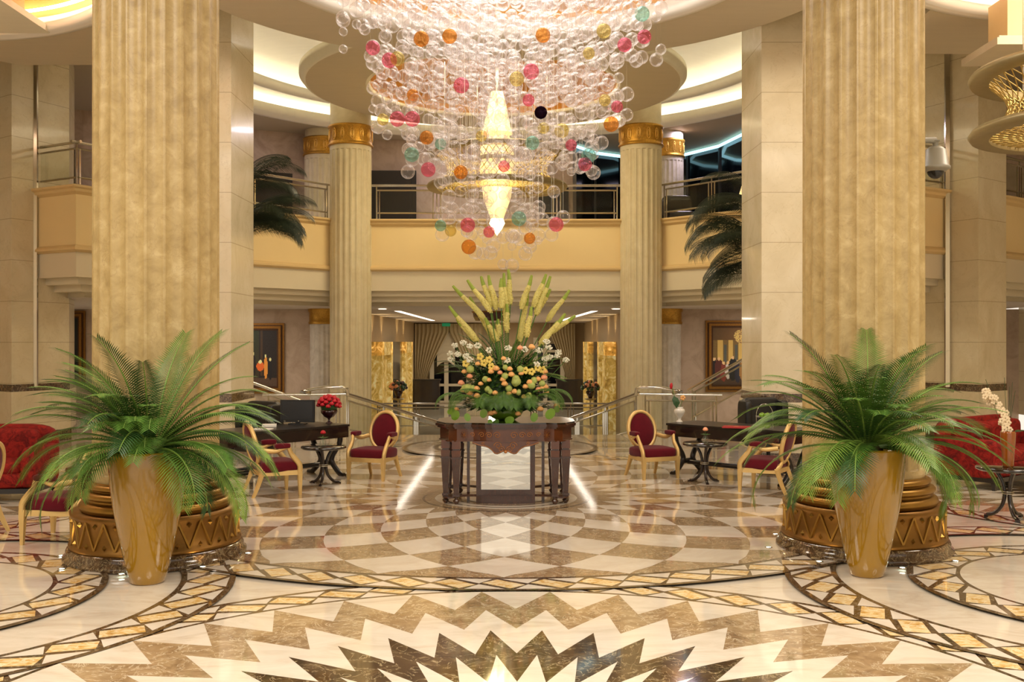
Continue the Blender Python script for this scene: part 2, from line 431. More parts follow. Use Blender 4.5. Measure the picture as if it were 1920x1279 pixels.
# the big rosette under the table
band(CX, CY, 4.5, 4.94)
z = nz(); fb.poly([circ(CX, CY, 4.5, 156)], z, 2)
N = 26; DL = 2*PI/N
TAB = [(0, 4.49), (1, 3.70), (2, 2.78), (3, 1.89), (4, 1.26), (4.6, .95), (5.5, .6)]
def rho(a):
    for (a0, r0), (a1, r1) in zip(TAB, TAB[1:]):
        if a <= a1: return r0+(r1-r0)*(a-a0)/(a1-a0)
    return TAB[-1][1]
def srho(a):   # smoothed
    return (rho(max(0, a-.25))+2*rho(a)+rho(a+.25))/4 if a > .02 else 4.49
def UV(u, v):
    f = (u+v)/2; a = max(0, (u-v)/2); r = srho(a)
    g = -PI/2+f*DL
    return (CX+r*math.cos(g), CY+r*math.sin(g))
z = nz()
for i in range(N):
    for k in (1, 3, 5, 7):
        u0, v0 = i, i-k
        S = 6; p = []
        for t in range(S): p.append(UV(u0+t/S, v0))
        for t in range(S): p.append(UV(u0+1, v0+t/S))
        for t in range(S): p.append(UV(u0+1-t/S, v0+1))
        for t in range(S): p.append(UV(u0, v0+1-t/S))
        fb.poly([p], z, 1)
TX, TY = -.075, 12.86
for (r, mi) in ((1.06, 4), (1.03, 2), (.90, 0), (.80, 4), (.77, 1), (.66, 4), (.64, 2), (.52, 1)):
    z = nz(); fb.poly([circ(TX, TY, r, 96)], z, mi)
# medallion behind the table and the strips beside it
bx, by = -.22, 19.0
for (r, mi) in ((1.83, 4), (1.74, 0)):
    z = nz(); fb.poly([circ(bx, by, r, 96)], z, mi)
z = nz()
for i in range(30):
    a = 2*PI*i/30; q = lambda t, r: (bx+r*math.cos(a+t), by+r*math.sin(a+t))
    fb.poly([[q(0, 1.7), q(.09, 1.32), q(-.09, 1.32)]], z, 2)
for (r, mi) in ((1.27, 4), (1.16, 0), (.8, 2), (.72, 0)):
    z = nz(); fb.poly([circ(bx, by, r, 96)], z, mi)
z = nz()
for sgn in (-1, 1):
    for (x, y) in ((2.2, 20.4), (2.25, 19.3), (2.5, 18.5), (4.4, 19.0), (5.2, 17.9), (4.0, 20.2)):
        x = x*sgn+bx
        fb.poly([[(x-.45, y-.12), (x+.35, y-.02), (x+.45, y+.14), (x-.35, y+.04)]], z, 2)
floor = struct(fb.build('floor', MATS))
lf = MB(); lf.box(-16, 16, 21.8, 50, -1.2, -.9, 0)
for k in range(6): lf.box(-3.6, 2.9, 21.8+.3*k, 22.1+.3*k, -.9, -.15*(k+1)+.0, 0)
struct(lf.build('floor', ['fl_cream']))
rg = MB()
for i in range(9):
    y = 32.6+i*.9
    rg.poly([[(-1.9+.2*(i%2), y), (-.7+.2*(i%2), y), (-.5, y+.35), (-1.7, y+.35)]], -.894, 0)
    rg.poly([[(.6, y), (1.5, y), (1.7, y+.35), (.8, y+.35)]], -.894, 0)
tag(rg.build('floor_inlay', ['fl_brown'], loc=None), 'brown marble strips inlaid in the sunken hall floor beyond the railing', 'floor inlay')

# ================================================================== CEILINGS
ZC = 7.0
cb = MB()
arc = [(4.85*math.cos(a), 13.2+4.85*math.sin(a)) for a in [math.radians(24.4+131.2*i/40) for i in range(41)]]
outer = [(-14, -4), (14, -4), (14, 17.6), (6.3, 17.6), (6.3, 15.2)]+arc+[(-5.7, 15.2), (-5.7, 16.1), (-6.5, 16.1), (-6.5, 18.3), (-8.9, 18.3), (-9.8, 17.3), (-14, 17.3)]
HOLES = [(0, 13.2, 3.3), (-8.95, 13.0, 3.6), (8.3, 12.0, 3.6)]
cb.poly([outer]+[circ(*h, 96) for h in HOLES], ZC, 0, up=False)
n = len(outer)
for i in range(1, n-1):
    a, b = outer[i], outer[(i+1) % n]
    cb.add([(a[0],a[1],ZC),(b[0],b[1],ZC),(b[0],b[1],7.94),(a[0],a[1],7.94)], [(0,1,2,3)], 0)
cb.add([(-14,-4,8.4),(14,-4,8.4),(14,18.5,8.4),(-14,18.5,8.4)], [(3,2,1,0)], 0)
for j, (hx, hy, hr) in enumerate(HOLES):
    cb.lathe([(hr, ZC), (hr+.12, ZC+.28)], (hx, hy, 0), 96, 1)
    cb.lathe([(hr+.12, ZC+.28), (hr+.12, ZC+.5), (hr-.5, ZC+.95), (hr-1.2, ZC+1.1), (.01, ZC+1.1)], (hx, hy, 0), 96, 2)
struct(cb.build('ceiling', ['ceil', 'whitetrim', 'goldceil']))
for j, (hx, hy, hr) in enumerate(HOLES):
    t = MB()
    t.lathe([(hr+.16, ZC), (hr+.16, ZC-.035), (hr+.07, ZC-.035), (hr+.05, ZC-.01), (hr-.02, ZC-.01), (hr-.05, ZC+.05), (hr-.05, ZC+.12), (hr+.05, ZC+.12)], (hx, hy, 0), 128, 0)
    struct(t.build('trim_%d' % (j+1), ['whitetrim']))
OX, OY = -.4, 21.8      # far cove
mc = MB()
mc.poly([[(-14, 14.5), (14, 14.5), (14, 33.5), (-14, 33.5)], circ(OX, OY, 7.6, 128)], 7.94, 0, up=False)
struct(mc.build('ceiling', ['ceil2']))
cv = MB()
cv.lathe([(7.69, 7.94), (7.69, 7.90), (7.57, 7.90), (7.53, 7.94), (7.39, 7.96), (7.35, 8.03), (7.35, 8.18), (7.47, 8.18), (7.47, 8.10)], (OX, OY, 0), 128, 0)
cv.lathe([(7.47, 8.10), (7.85, 8.12), (7.85, 8.25), (7.6, 8.38), (7.2, 8.43), (6.45, 8.44)], (OX, OY, 0), 128, 0)
cv.lathe([(6.45, 8.44), (6.45, 8.24), (6.3, 8.24), (6.25, 8.3), (6.2, 8.43), (6.32, 8.43), (6.34, 8.38), (6.65, 8.4), (6.65, 8.62), (6.4, 8.86), (5.6, 9.08), (.01, 9.12)], (OX, OY, 0), 128, 0)
struct(cv.build('ceiling', ['cove']))
dk = MB()
dk.poly([circ(OX, OY+.2, 4.0, 128), circ(OX, OY+.2, 2.75, 128)], 7.5, 0, up=False)
dk.poly([circ(OX, OY+.2, 4.0, 128), circ(OX, OY+.2, 2.75, 128)], 7.78, 1, up=True)
dk.lathe([(4.0, 7.5), (4.06, 7.52), (4.06, 7.6), (4.14, 7.62), (4.14, 7.74), (4.0, 7.78)], (OX, OY+.2, 0), 128, 1)
dk.lathe([(2.75, 7.5), (2.68, 7.49), (2.66, 7.56), (2.75, 7.58)], (OX, OY+.2, 0), 128, 1)
dk.lathe([(2.75, 7.58), (2.85, 7.9), (2.5, 8.15), (.01, 8.15)], (OX, OY+.2, 0), 128, 2)
struct(dk.build('ceiling', ['ceil', 'cove', 'goldceil']))
for (r, z) in ((7.62, 8.16), (6.5, 8.44), (3.85, 7.82)):
    l = MB(); l.lathe([(r-.04, z), (r+.04, z), (r+.04, z+.03), (r-.04, z+.03), (r-.04, z)], (OX, OY+(.2 if r < 5 else 0), 0), 96, 0)
    tag(l.build('cove_light', ['coveled'], loc=(OX, OY, z)), {7.62: 'warm strip light hidden in the outermost ring of the far ceiling cove', 6.5: 'warm strip light hidden in the inner step of the far ceiling cove', 3.85: 'warm strip light on top of the round floating ceiling disc'}[r], 'cove light', None)
for j, (hx, hy, hr) in enumerate(HOLES[1:]):
    l = MB(); r = hr+.0; z = ZC+.36
    l.lathe([(r-.0, z), (r+.06, z), (r+.06, z+.03), (r, z+.03), (r, z)], (hx, hy, 0), 96, 0)
    tag(l.build('cove_light', ['coveled'], loc=(hx, hy, z)), ['warm strip light behind the rim of the left gold ceiling recess', 'warm strip light behind the rim of the right gold ceiling recess'][j], 'cove light')
# hanging ceiling panels at both sides
def panel(x0, x1, y0, y1, z, label, mt='ceil'):
    t = thing('hanging_ceiling_panel', label, 'ceiling panel', ((x0+x1)/2, (y0+y1)/2, z))
    a = MB(); a.box(x0, x1, y0, y1, z, z+.1, 0); a.box(x0+.05, x1-.05, y0+.05, y1-.05, z+.1, z+.14); a.build('slab', [mt], t, True)
    b = MB(); b.box(x0+.28, x1-.28, y0+.28, y1-.28, z+.14, ZC+.5 if z > 6.8 else ZC); b.build('drop_box', ['mould'], t, True)
panel(-10.6, -7.45, 12.3, 16.35, 6.98, 'square cream ceiling panel with stepped edge inside the left gold recess', 'cove')
panel(6.85, 10.2, 14.3, 15.45, 6.2, 'grey slab ceiling panel on a gold box hanging at the top right')

# ================================================================== BALCONY
BP = [(-13.5, 22.6), (-9.7, 20.25), (-8.4, 19.5), (-6.3, 22.9), (-4.35, 25.0), (3.6, 25.0), (5.64, 22.9), (7.5, 19.5), (8.7, 20.25), (10.2, 21.0), (13.5, 23.6)]
def offs(path, d):
    """shift a path away from the atrium by d (mitred)"""
    out = []; n = len(path)
    def nrm(a, b):
        v = Vector((b[0]-a[0], b[1]-a[1])).normalized(); return Vector((-v.y, v.x))
    for i, p in enumerate(path):
        n0 = nrm(path[max(i-1, 0)], path[max(i, 1)]) if i > 0 else nrm(path[0], path[1])
        n1 = nrm(path[i], path[i+1]) if i < n-1 else n0
        m = (n0+n1); m = m/max(.3, (1+n0.dot(n1)))
        out.append((p[0]+m.x*d, p[1]+m.y*d))
    return out
def sweep(mb, path, prof, mi):
    rows = [[(q[0], q[1], z) for q in offs(path, d)] for (d, z) in prof]
    n = len(path)
    for a, b in zip(rows, rows[1:]):
        mb.add(a+b, [(i, n+i, n+i+1, i+1) for i in range(n-1)], mi)
bt = thing('balcony', 'curving cream and yellow balcony front between the columns on the upper level', 'balcony', (0, 25, 2.9))
def bpart(name, prof, mat):
    b = MB(); sweep(b, BP, prof, 0); return b.build(name, [mat], bt, True)
bpart('cornice', [(.4, 5.02), (-.12, 5.02), (-.12, 4.98), (-.06, 4.95), (-.05, 4.9), (.03, 4.85)], 'mould')
bpart('upper_fascia', [(.03, 4.85), (.03, 3.88)], 'yellow')
bpart('moulding', [(.03, 3.88), (-.02, 3.86), (-.05, 3.82), (-.05, 3.78), (.02, 3.74), (.05, 3.74)], 'mould')
bpart('lower_fascia', [(.05, 3.74), (.05, 3.26)], 'offwhite')
bpart('stepped_soffit', [(.05, 3.26), (.22, 3.26), (.22, 3.13), (.42, 3.13), (.42, 3.0), (.75, 3.0), (.75, 2.9)], 'offwhite')
o1 = offs(BP, .4)
b = MB(); b.poly([o1+[(13.5, 34), (-13.5, 34)]], 4.98, 0, up=True); struct(b.build('floor', ['fl_cream']))
o2 = offs(BP, .7)
b = MB(); b.poly([o2+[(13.5, 28.2), (3.4, 28.2), (3.4, 48), (-4.6, 48), (-4.6, 28.2), (-13.5, 28.2)]], 2.9, 0, up=False); struct(b.build('ceiling', ['lowceil']))
# railings
def rail(p0, p1, z0, h, label, n=None, hand=.03, z1=None, group=None, ext=.12, trip=True):
    """glass guard rail: p0-p1 plan points, z0 base height at p0, z1 at p1"""
    z1 = z0 if z1 is None else z1
    a = Vector((p0[0], p0[1], z0)); b = Vector((p1[0], p1[1], z1)); L = (b-a).length; d = (b-a)/L
    t = thing('railing', label, 'railing', (a+b)/2, 0, group)
    up = Vector((0,0,1))
    m = MB(); m.tube([a-d*ext+up*h, b+d*ext+up*h], hand, 10); m.build('handrail', ['chrome'], t, True)
    m = MB(); m.tube([a+up*(h*.86), b+up*(h*.86)], .02, 4, smooth=False); m.build('top_rail', ['steel'], t, True)
    m = MB(); m.tube([a+up*(h*.2), b+up*(h*.2)], .02, 4, smooth=False); m.build('bottom_rail', ['steel'], t, True)
    n = n or max(1, round(L/1.6))
    for i in range(n+1):
        c = a+d*(L*i/n)
        for k in ((-.09, .0, .09) if trip and 0 < i < n else (0, .07 if i == 0 else -.07)):
            m = MB(); q = c+d*k
            m.tube([q, q+up*(h*(.99 if k == 0 else .86))], .018, 4, smooth=False); m.build('post', ['chrome'], t, True)
    for i in range(n):
        q0 = a+d*(L*i/n+.12); q1 = a+d*(L*(i+1)/n-.12)
        m = MB(); m.add([q0+up*h*.22, q1+up*h*.22, q1+up*h*.84, q0+up*h*.84], [(0,1,2,3)]); m.build('glass_panel', ['pane'], t, True)
    return t
ro = offs(BP, .1); RZ = 5.02
rail(ro[1], ro[2], RZ, .85, 'chrome and glass balcony railing beside the left chrome-edged pier', 1)
rail(ro[2], (ro[2][0]*.5+ro[3][0]*.5, ro[2][1]*.5+ro[3][1]*.5), RZ, .85, 'chrome and glass balcony railing turning behind the big left column', 2)
rail((ro[2][0]*.5+ro[3][0]*.5+.05, ro[2][1]*.5+ro[3][1]*.5+.08), (-4.55, 24.95), RZ, .85, 'chrome and glass balcony railing sloping behind the hanging palm on the left', 2)
rail((-3.35, 25.1), (2.6, 25.1), RZ, .85, 'long straight chrome and glass balcony railing behind the bubble chandelier', 4)
rail((3.75, 24.95), (6.55, 21.4), RZ, .85, 'chrome and glass balcony railing right of the far right column', 3)
rail((6.6, 21.3), ro[7], RZ, .85, 'chrome and glass balcony railing hidden mostly behind the right big column', 1)
rail(ro[7], (8.62, 20.3), RZ, .85, 'short balcony railing behind the surveillance camera', 1)
rail((10.0, 21.0), (12.5, 22.9), RZ, .85, 'chrome and glass balcony railing at the right photo edge', 3)
# stair rails and lower rails
rail((-4.95, 20.6), (-3.55, 20.9), 0, .92, 'horizontal chrome guard rail behind the computer monitor desk', 1)
rail((2.75, 20.9), (4.15, 20.6), 0, .92, 'horizontal chrome guard rail behind the white vase desk', 1)
rail((-3.45, 21.2), (-1.7, 25.6), -.02, .92, 'steel stair railing running down behind the left oval-back chair', 3, .04, z1=-1.0)
rail((2.6, 21.2), (1.0, 25.2), -.02, .92, 'steel stair railing running down behind the right oval-back chair', 3, .04, z1=-1.0)
rail((-7.1, 21.9), (-4.9, 22.9), .75, .92, 'sloping stair handrail under the dark painting on the left', 1, .035, z1=-.2)
rail((6.3, 21.9), (5.2, 21.95), .9, .8, 'level handrail end under the ballroom painting on the right', 1, .035)
rail((5.15, 21.95), (3.9, 21.9), .9, .8, 'sloping stair handrail under the ballroom painting on the right', 1, .035, z1=.2)
rail((-4.35, 32.8), (-.6, 32.8), -.9, .9, 'low railing across the sunken hall left of the flowers', 3)
rail((-.5, 32.8), (3.1, 32.8), -.9, .9, 'low railing across the sunken hall right of the flowers', 3)
# curled handrail ends
for s, x in ((-1, -3.42), (1, 2.58)):
    m = MB(); m.tube([(x, 21.1, .9), (x, 21.0, 1.02), (x+s*.08, 20.95, 1.06), (x+s*.45, 20.9, 1.06), (x+s*.78, 20.85, 1.0), (x+s*.9, 20.8, .97), (x+s*.7, 20.7, .96)], .035, 10)
    tag(m.build('handrail_end', ['chrome'], loc=(x, 21, .95)), 'curled steel handrail end at the %s stair post' % ('left' if s < 0 else 'right'), 'handrail')

# ================================================================== WALLS
def wallpath(name, path, z0, z1, mat):
    m = MB(); n = len(path)
    m.add([(p[0], p[1], z0) for p in path]+[(p[0], p[1], z1) for p in path], [(i, i+1, n+i+1, n+i) for i in range(n-1)])
    return struct(m.build(name, [mat]))
wallpath('wall_upper', [(-14, 24.6), (-11, 26), (-7.8, 28.1), (-4.1, 29.8), (1.8, 30.0), (1.95, 30.7)], 4.98, 7.94, 'wallpaper')
wallpath('wall_upper', [(6.7, 28.3), (7.0, 27.9), (9, 27), (14, 24.6)], 4.98, 7.94, 'wallpaper')
wallpath('wall_back', [(-14, 28.0), (-4.6, 28.0)], -.9, 2.9, 'wallpaper')
wallpath('wall_back', [(3.4, 28.0), (14, 28.0)], -.9, 2.9, 'wallpaper')
wallpath('wall_left', [(-4.6, 28.0), (-4.6, 48)], -.9, 2.9, 'wall_hall')
wallpath('wall_right', [(3.4, 48), (3.4, 28.0)], -.9, 2.9, 'wall_hall')
wallpath('wall_back', [(-4.6, 48), (3.4, 48)], -.9, 2.9, 'wall_hall')
wallpath('wall_left', [(-14, -4), (-14, 28)], 0, 8.4, 'pier')
wallpath('wall_right', [(14, 28), (14, -4)], 0, 8.4, 'pier')
# night window upstairs
wp = [(1.95, 30.7), (2.6, 31.7), (3.5, 32.3), (4.6, 32.4), (5.5, 31.9), (6.25, 30.6), (6.7, 28.3)]
w = struct((lambda m: (m.add([(p[0], p[1], 4.98) for p in wp]+[(p[0], p[1], 7.94) for p in wp], [(i, i+1, 8+i, 7+i) for i in range(6)]), m.build('window_1', ['night']))[1])(MB()))
m = MB()
for i in range(1, 6): m.box(wp[i][0]-.03, wp[i][0]+.03, wp[i][1]-.1, wp[i][1]-.02, 4.98, 7.94)
m.build('window_frame', ['blackplastic'], w)
m = MB(); m.tube([(p[0]*.98+.06, p[1]-.25, 7.86) for p in wp], .05, 6)
tag(m.build('cove_light', ['blueled'], loc=(4, 31, 7.86)), 'cool blue strip light above the dark upstairs window', 'cove light')
# doors upstairs
def door(x0, x1, y, z0, z1, idx):
    m = MB(); m.box(x0, x1, y-.12, y-.02, z0, z1)
    d = struct(m.build('door_%d' % idx, ['doorwood']))
    m = MB(); m.box(x0+.12, x1-.12, y-.15, y-.12, z0+.1, z1-.25); m.box(x0+.2, x1-.2, y-.17, y-.15, z0+.2, z1-.4)
    m.build('door_panel', ['doorwood'], d)
door(gx(696, 29.6), gx(781, 29.6), 29.6, 4.98, gz(321, 29.6), 1)
door(gx(1010, 29.8), gx(1066, 29.8), 29.9, 4.98, gz(352, 29.8), 2)
m = MB(); m.add([(-7.55, 27.9, 5.3), (-6.2, 28.62, 5.3), (-6.2, 28.62, 6.75), (-7.55, 27.9, 6.75)], [(0,1,2,3)])
struct(m.build('door_3', ['doorwood']))

# ================================================================== PIERS
def pier(poly, label, z1=7.94, strip=None, face=None):
    cx = sum(p[0] for p in poly)/len(poly); cy = sum(p[1] for p in poly)/len(poly)
    t = thing('marble_pier', label, 'pier', (cx, cy, 0))
    def sc(k): return [(cx+(p[0]-cx)*k, cy+(p[1]-cy)*k) for p in poly]
    m = MB(); m.prism(poly, 1.17, z1); m.build('shaft', ['pier'], t, True)
    m = MB(); m.prism(sc(1.012), 1.03, 1.17); m.build('dark_band', ['band'], t, True)
    m = MB(); m.prism(sc(1.03), .22, 1.03); m.build('pedestal', ['pier'], t, True)
    m = MB(); m.prism(sc(1.045), 0, .22); m.build('plinth', ['band'], t, True)
    if strip:
        m = MB(); m.obox((strip[0], strip[1]-.03, (z1+.9)/2+.1), (1, 0), (.085, .06, z1-1.1)); m.build('corner_strip', ['chrome'], t, True)
    return t
pier([(-6.4, 16.2), (-4.49, 16.2), (-4.49, 17.6), (-6.4, 17.6)], 'marble-clad pier directly behind the big left column')
pier([(3.99, 16.2), (6.2, 16.2), (6.2, 17.6), (3.99, 17.6)], 'marble-clad pier directly behind the big right column')
pier([(-9.68, 19.6), (-9.09, 20.8), (-9.5, 22.0), (-12, 22.0), (-11.2, 20.7)], 'marble-clad pier with a chrome strip at the left edge, above the red sofa', strip=(-9.44, 20.1))
pier([(8.36, 20.9), (9.02, 19.6), (9.9, 20.3), (9.9, 22), (8.6, 22)], 'marble-clad pier with a chrome strip behind the surveillance camera', strip=(8.66, 20.2))

# ================================================================== COLUMNS
def flute(n, d, zb, zt=99):
    def f(a, z):
        if z < zb or z > zt: return 1.
        u = (a*n/(2*PI)) % 1.
        if u < .28: return 1.
        return 1-d*math.sin((u-.28)/.72*PI)**.6
    return f
def arris(n, d, zb):
    def f(a, z):
        if z < zb: return 1.
        u = (a*n/(2*PI)) % 1.
        if u < .14: return 1.
        return 1-d*math.sin((u-.14)/.86*PI)**.8
    return f
def bigcol(x, y, label):
    t = thing('fluted_column', label, 'column', (x, y, 0))
    m = MB(); m.lathe([(.55, .7), (.565, .76), (.565, .80), (.565, .82), (.56, ZC)], (x, y, 0), 440, 0, False, mod=arris(22, .05, .81)); m.build('shaft', ['shaft'], t, True)
    m = MB(); m.lathe([(.0, 0), (.80, 0), (.82, .02), (.815, .05), (.79, .07), (.79, .10), (.775, .13), (.74, .13)], (x, y, 0), 96); m.build('plinth', ['band'], t, True)
    m = MB(); m.lathe([(.74, .125), (.765, .13), (.765, .165), (.74, .18), (.735, .4), (.75, .42), (.755, .455), (.57, .455)], (x, y, 0), 96)
    dr = m.build('base_drum', ['bronze'], t, True)
    m = MB(); n = 22
    for i in range(n):
        a = 2*PI*i/n
        def Q(t_, z, r=.737): return (x+r*math.cos(a+t_*2*PI/n), y+r*math.sin(a+t_*2*PI/n), z)
        def bar(p, q, w=.03):
            for (r0, r1) in ((.737, .752),):
                A = [Q(p[0]-w, p[1], r0), Q(p[0]+w, p[1], r0), Q(q[0]+w, q[1], r0), Q(q[0]-w, q[1], r0),
                     Q(p[0]-w*.6, p[1], r1), Q(p[0]+w*.6, p[1], r1), Q(q[0]+w*.6, q[1], r1), Q(q[0]-w*.6, q[1], r1)]
                m.add(A, [(4,5,6,7),(0,1,5,4),(1,2,6,5),(2,3,7,6),(3,0,4,7)])
        bar((0, .175), (.5, .42), .07); bar((1, .175), (.5, .42), .07)
        for (tc, zc) in ((.5, .205), (1., .385)):
            m.add([Q(tc-.12, zc), Q(tc, zc-.028), Q(tc+.12, zc), Q(tc, zc+.028), Q(tc, zc, .765)], [(0,1,4),(1,2,4),(2,3,4),(3,0,4)])
    m.build('zigzag_relief', ['gold'], dr, True)
    m = MB(); pr = []
    for (r, z0, z1) in ((.66, .455, .55), (.635, .575, .645), (.595, .655, .72)):
        pr.append((r-.035, z0))
        for k in range(9):
            g = -PI/2+PI*k/8; pr.append((r-.03+.05*math.cos(g), (z0+z1)/2+(z1-z0)/2*math.sin(g)))
        pr.append((r-.035, z1))
    pr.append((.56, .73)); m.lathe(pr, (x, y, 0), 96); m.build('base_mouldings', ['gold'], t, True)
bigcol(-3.33, 9.5, 'huge fluted marble column on a round gold base on the left')
bigcol(3.40, 9.82, 'huge fluted marble column on a round gold base on the right')
def farcol(x, y, r, zb, z0, z1, zt, label, mat='shaft2'):
    t = thing('fluted_column', label, 'column', (x, y, zb))
    k = r/.52
    m = MB(); m.lathe([(r*1.25, zb), (r*1.25, zb+.15), (r*1.1, zb+.25), (r, zb+.34), (r, zb+.36), (r, z0-.13), (r, z0-.11), (r, z0)], (x, y, 0), 264, 0, False, mod=flute(22, .045, zb+.35, z0-.12)); m.build('shaft', [mat], t, True)
    h = z1-z0
    m = MB(); m.lathe([(r, z0), (r*1.08, z0), (r*1.09, z0+h*.07), (r*1.03, z0+h*.12), (r*1.04, z0+h*.2), (r*1.04, z0+h*.82), (r*1.07, z0+h*.86), (r*1.10, z0+h*.95), (r*1.05, z1), (r, z1)], (x, y, 0), 64)
    cp = m.build('capital', ['goldband'], t, True)
    m = MB(); n = 14
    for i in range(n):
        a = 2*PI*i/n
        for q in ((.42, .06), (.24, .04)):
            pts = []
            for j in range(13):
                g = 2*PI*j/12; aa = a+q[0]*.40*math.cos(g)*2*PI/n*1.1
                pts.append((x+r*1.05*math.cos(aa), y+r*1.05*math.sin(aa), z0+h*(.51+q[0]*.66*math.sin(g))))
            m.tube(pts, .010*k, 5, cap=False)
    m.build('oval_ornament', ['goldraise'], cp, True)
    m = MB(); m.lathe([(r*.98, z1), (r*.98, zt)], (x, y, 0), 48); m.build('neck', [mat], t, True)
farcol(-3.98, 25.0, .51, -.9, 6.80, 7.30, 7.94, 'tall fluted column with gold capital left of the bubble chandelier')
farcol(3.18, 25.0, .51, -.9, 6.80, 7.30, 7.94, 'tall fluted column with gold capital right of the bubble chandelier')
farcol(gx(608, 28.6), 28.6, .55, 4.98, 7.22, 7.72, 7.94, 'upstairs fluted column with gold capital behind the left far column')
farcol(gx(1253, 28.8), 28.8, .43, 4.98, 7.22, 7.72, 7.94, 'upstairs white lit column with gold capital behind the right far column', 'shaft3')
def pilaster(x, label):
    t = thing('wall_pilaster', label, 'pilaster', (x, 27.85, -.9))
    m = MB(); m.lathe([(.42, -.9), (.42, 2.38), (.42, 2.41), (.42, 2.48)], (x, 27.8, 0), 96, mod=flute(20, .05, -1, 2.4)); m.build('shaft', ['shaft3'], t, True)
    m = MB(); m.lathe([(.45, 2.48), (.46, 2.53), (.44, 2.56), (.44, 2.8), (.47, 2.84), (.47, 2.9)], (x, 27.8, 0), 48); m.build('capital', ['goldband'], t, True)
pilaster(gx(605, 27.4), 'white fluted pilaster with gold capital beside the dark painting')
pilaster(gx(1252, 27.4), 'white fluted pilaster with gold capital beside the ballroom painting')
# ================================================================== PAINTINGS
def ell(px, py, cx, cy, rx, ry): return ((px-cx)/rx)**2+((py-cy)/ry)**2 < 1
def paint_dark(u, v):
    rr = random.random()*.02
    c = [.13+.05*math.sin(u*9)*v+rr, .095+.03*v+rr, .05+rr]
    if u > .66: c = [.07+rr, .045+rr, .03+rr]
    if .69 < u < .73 and v > .2: c = [.18, .13, .07]
    if ell(u, v, .32, .83, .13, .09): c = [.26, .21, .13]
    if ell(u, v, .08, .72, .08, .12): c = [.22, .20, .15]
    if v < .16: c = [.20+rr, .15+rr, .11+rr]
    for (x, y, w, h, k) in ((.1, .42, .04, .14, 0), (.2, .4, .05, .15, 0), (.3, .42, .04, .13, 1), (.37, .40, .05, .14, 0), (.46, .42, .05, .12, 1), (.55, .38, .05, .2, 2), (.68, .36, .07, .08, 3), (.78, .34, .035, .2, 0), (.86, .3, .04, .18, 2), (.42, .2, .06, .12, 2), (.51, .19, .04, .08, 3)):
        if ell(u, v, x, y, w, h): c = [[.55, .38, .16], [.62, .5, .3], [.05, .04, .045], [.55, .27, .1]][k]
        if ell(u, v, x, y+h, w*.45, .03): c = [.78, .62, .42]
    return c
def paint_ball(u, v):
    rr = random.random()*.03
    c = [.42+rr, .34+rr, .18+rr]
    if v > .78: c = [.34+.2*u, .26+.1*u, .15]
    for x in (.12, .27, .42, .57, .70, .84):
        if abs(u-x) < .035 and .4 < v < .78: c = [.72, .62, .36]
        if abs(u-x-.075) < .02 and .4 < v < .7: c = [.30, .32, .30]
    if v < .22: c = [.24+rr, .17+rr, .12+rr]
    for (x, y, w, h) in ((.42, .84, .10, .12), (.93, .68, .07, .09)):
        if ell(u, v, x, y, w, h): c = [.8, .68, .42] if random.random() > .3 else [.5, .35, .25]
    cols = [(.07, .06, .08), (.62, .55, .4), (.12, .12, .2), (.7, .68, .66), (.3, .14, .12), (.16, .14, .26), (.55, .4, .2), (.1, .1, .1), (.45, .2, .15)]
    for i in range(15):
        x = .03+.068*i; y = .25+.03*math.sin(i*2.1); w = .045+.02*(i % 3 == 1); h = .2-.02*(i % 4)
        if ell(u, v, x, y, w, h): c = list(cols[(i*4) % 9])
        if ell(u, v, x, y+h, .02, .03): c = [.78, .66, .5]
    return c
def paint_port(u, v):
    c = [.06, .07, .05]
    if ell(u, v, .5, .75, .2, .14): c = [.2, .2, .15]
    if ell(u, v, .55, .3, .35, .35): c = [.14, .13, .1]
    if ell(u, v, .45, .2, .3, .12): c = [.45, .3, .28]
    return c
pm, pnt, pb = newmat('oil painting'); setp(pb, .45)
vc = pnt.nodes.new('ShaderNodeVertexColor'); vc.layer_name = 'paint'
nf = noise(pnt, coords(pnt), 30, 4)
pnt.links.new(mixc(pnt, .25, vc.outputs['Color'], mixc(pnt, nf, '20160c', 'cdb78a'), 'SOFT_LIGHT'), pb.inputs['Base Color'])
M['paint'] = pm
def painting(x0, x1, z0, z1, y, fn, label, fw=.2):
    t = thing('framed_painting', label, 'painting', ((x0+x1)/2, y, z0))
    m = MB(); k = 0
    for (a, d, mi) in ((0, .04, 0), (fw*.28, .07, 1), (fw*.42, .1, 0), (fw*.75, .06, 1)):
        b = (fw*.28, fw*.42, fw*.75, fw)[k]; k += 1
        for (u0, u1, w0, w1) in ((x0+a, x1-a, z0+a, z0+b), (x0+a, x1-a, z1-b, z1-a), (x0+a, x0+b, z0+b, z1-b), (x1-b, x1-a, z0+b, z1-b)):
            m.box(u0, u1, y-d, y, w0, w1, mi)
    m.build('frame', ['frame', 'frame2'], t, True)
    m = MB(); n = 76; X0, X1, Z0, Z1 = x0+fw*.9, x1-fw*.9, z0+fw*.9, z1-fw*.9
    vs = [(X0+(X1-X0)*i/n, y-.03, Z0+(Z1-Z0)*j/n) for j in range(n+1) for i in range(n+1)]
    m.add(vs, [(j*(n+1)+i, j*(n+1)+i+1, (j+1)*(n+1)+i+1, (j+1)*(n+1)+i) for j in range(n) for i in range(n)])
    o = m.build('canvas', ['paint'], t, True)
    ca = o.data.color_attributes.new('paint', 'FLOAT_COLOR', 'CORNER')
    for p in o.data.polygons:
        i = p.index % n; j = p.index//n
        c = [min(1, q*(1.75 if fn is paint_dark else 1.3)) for q in fn((i+.5)/n, (j+.5)/n)]
        for l in p.loop_indices: ca.data[l].color = lin(c)[:3]+(1,)
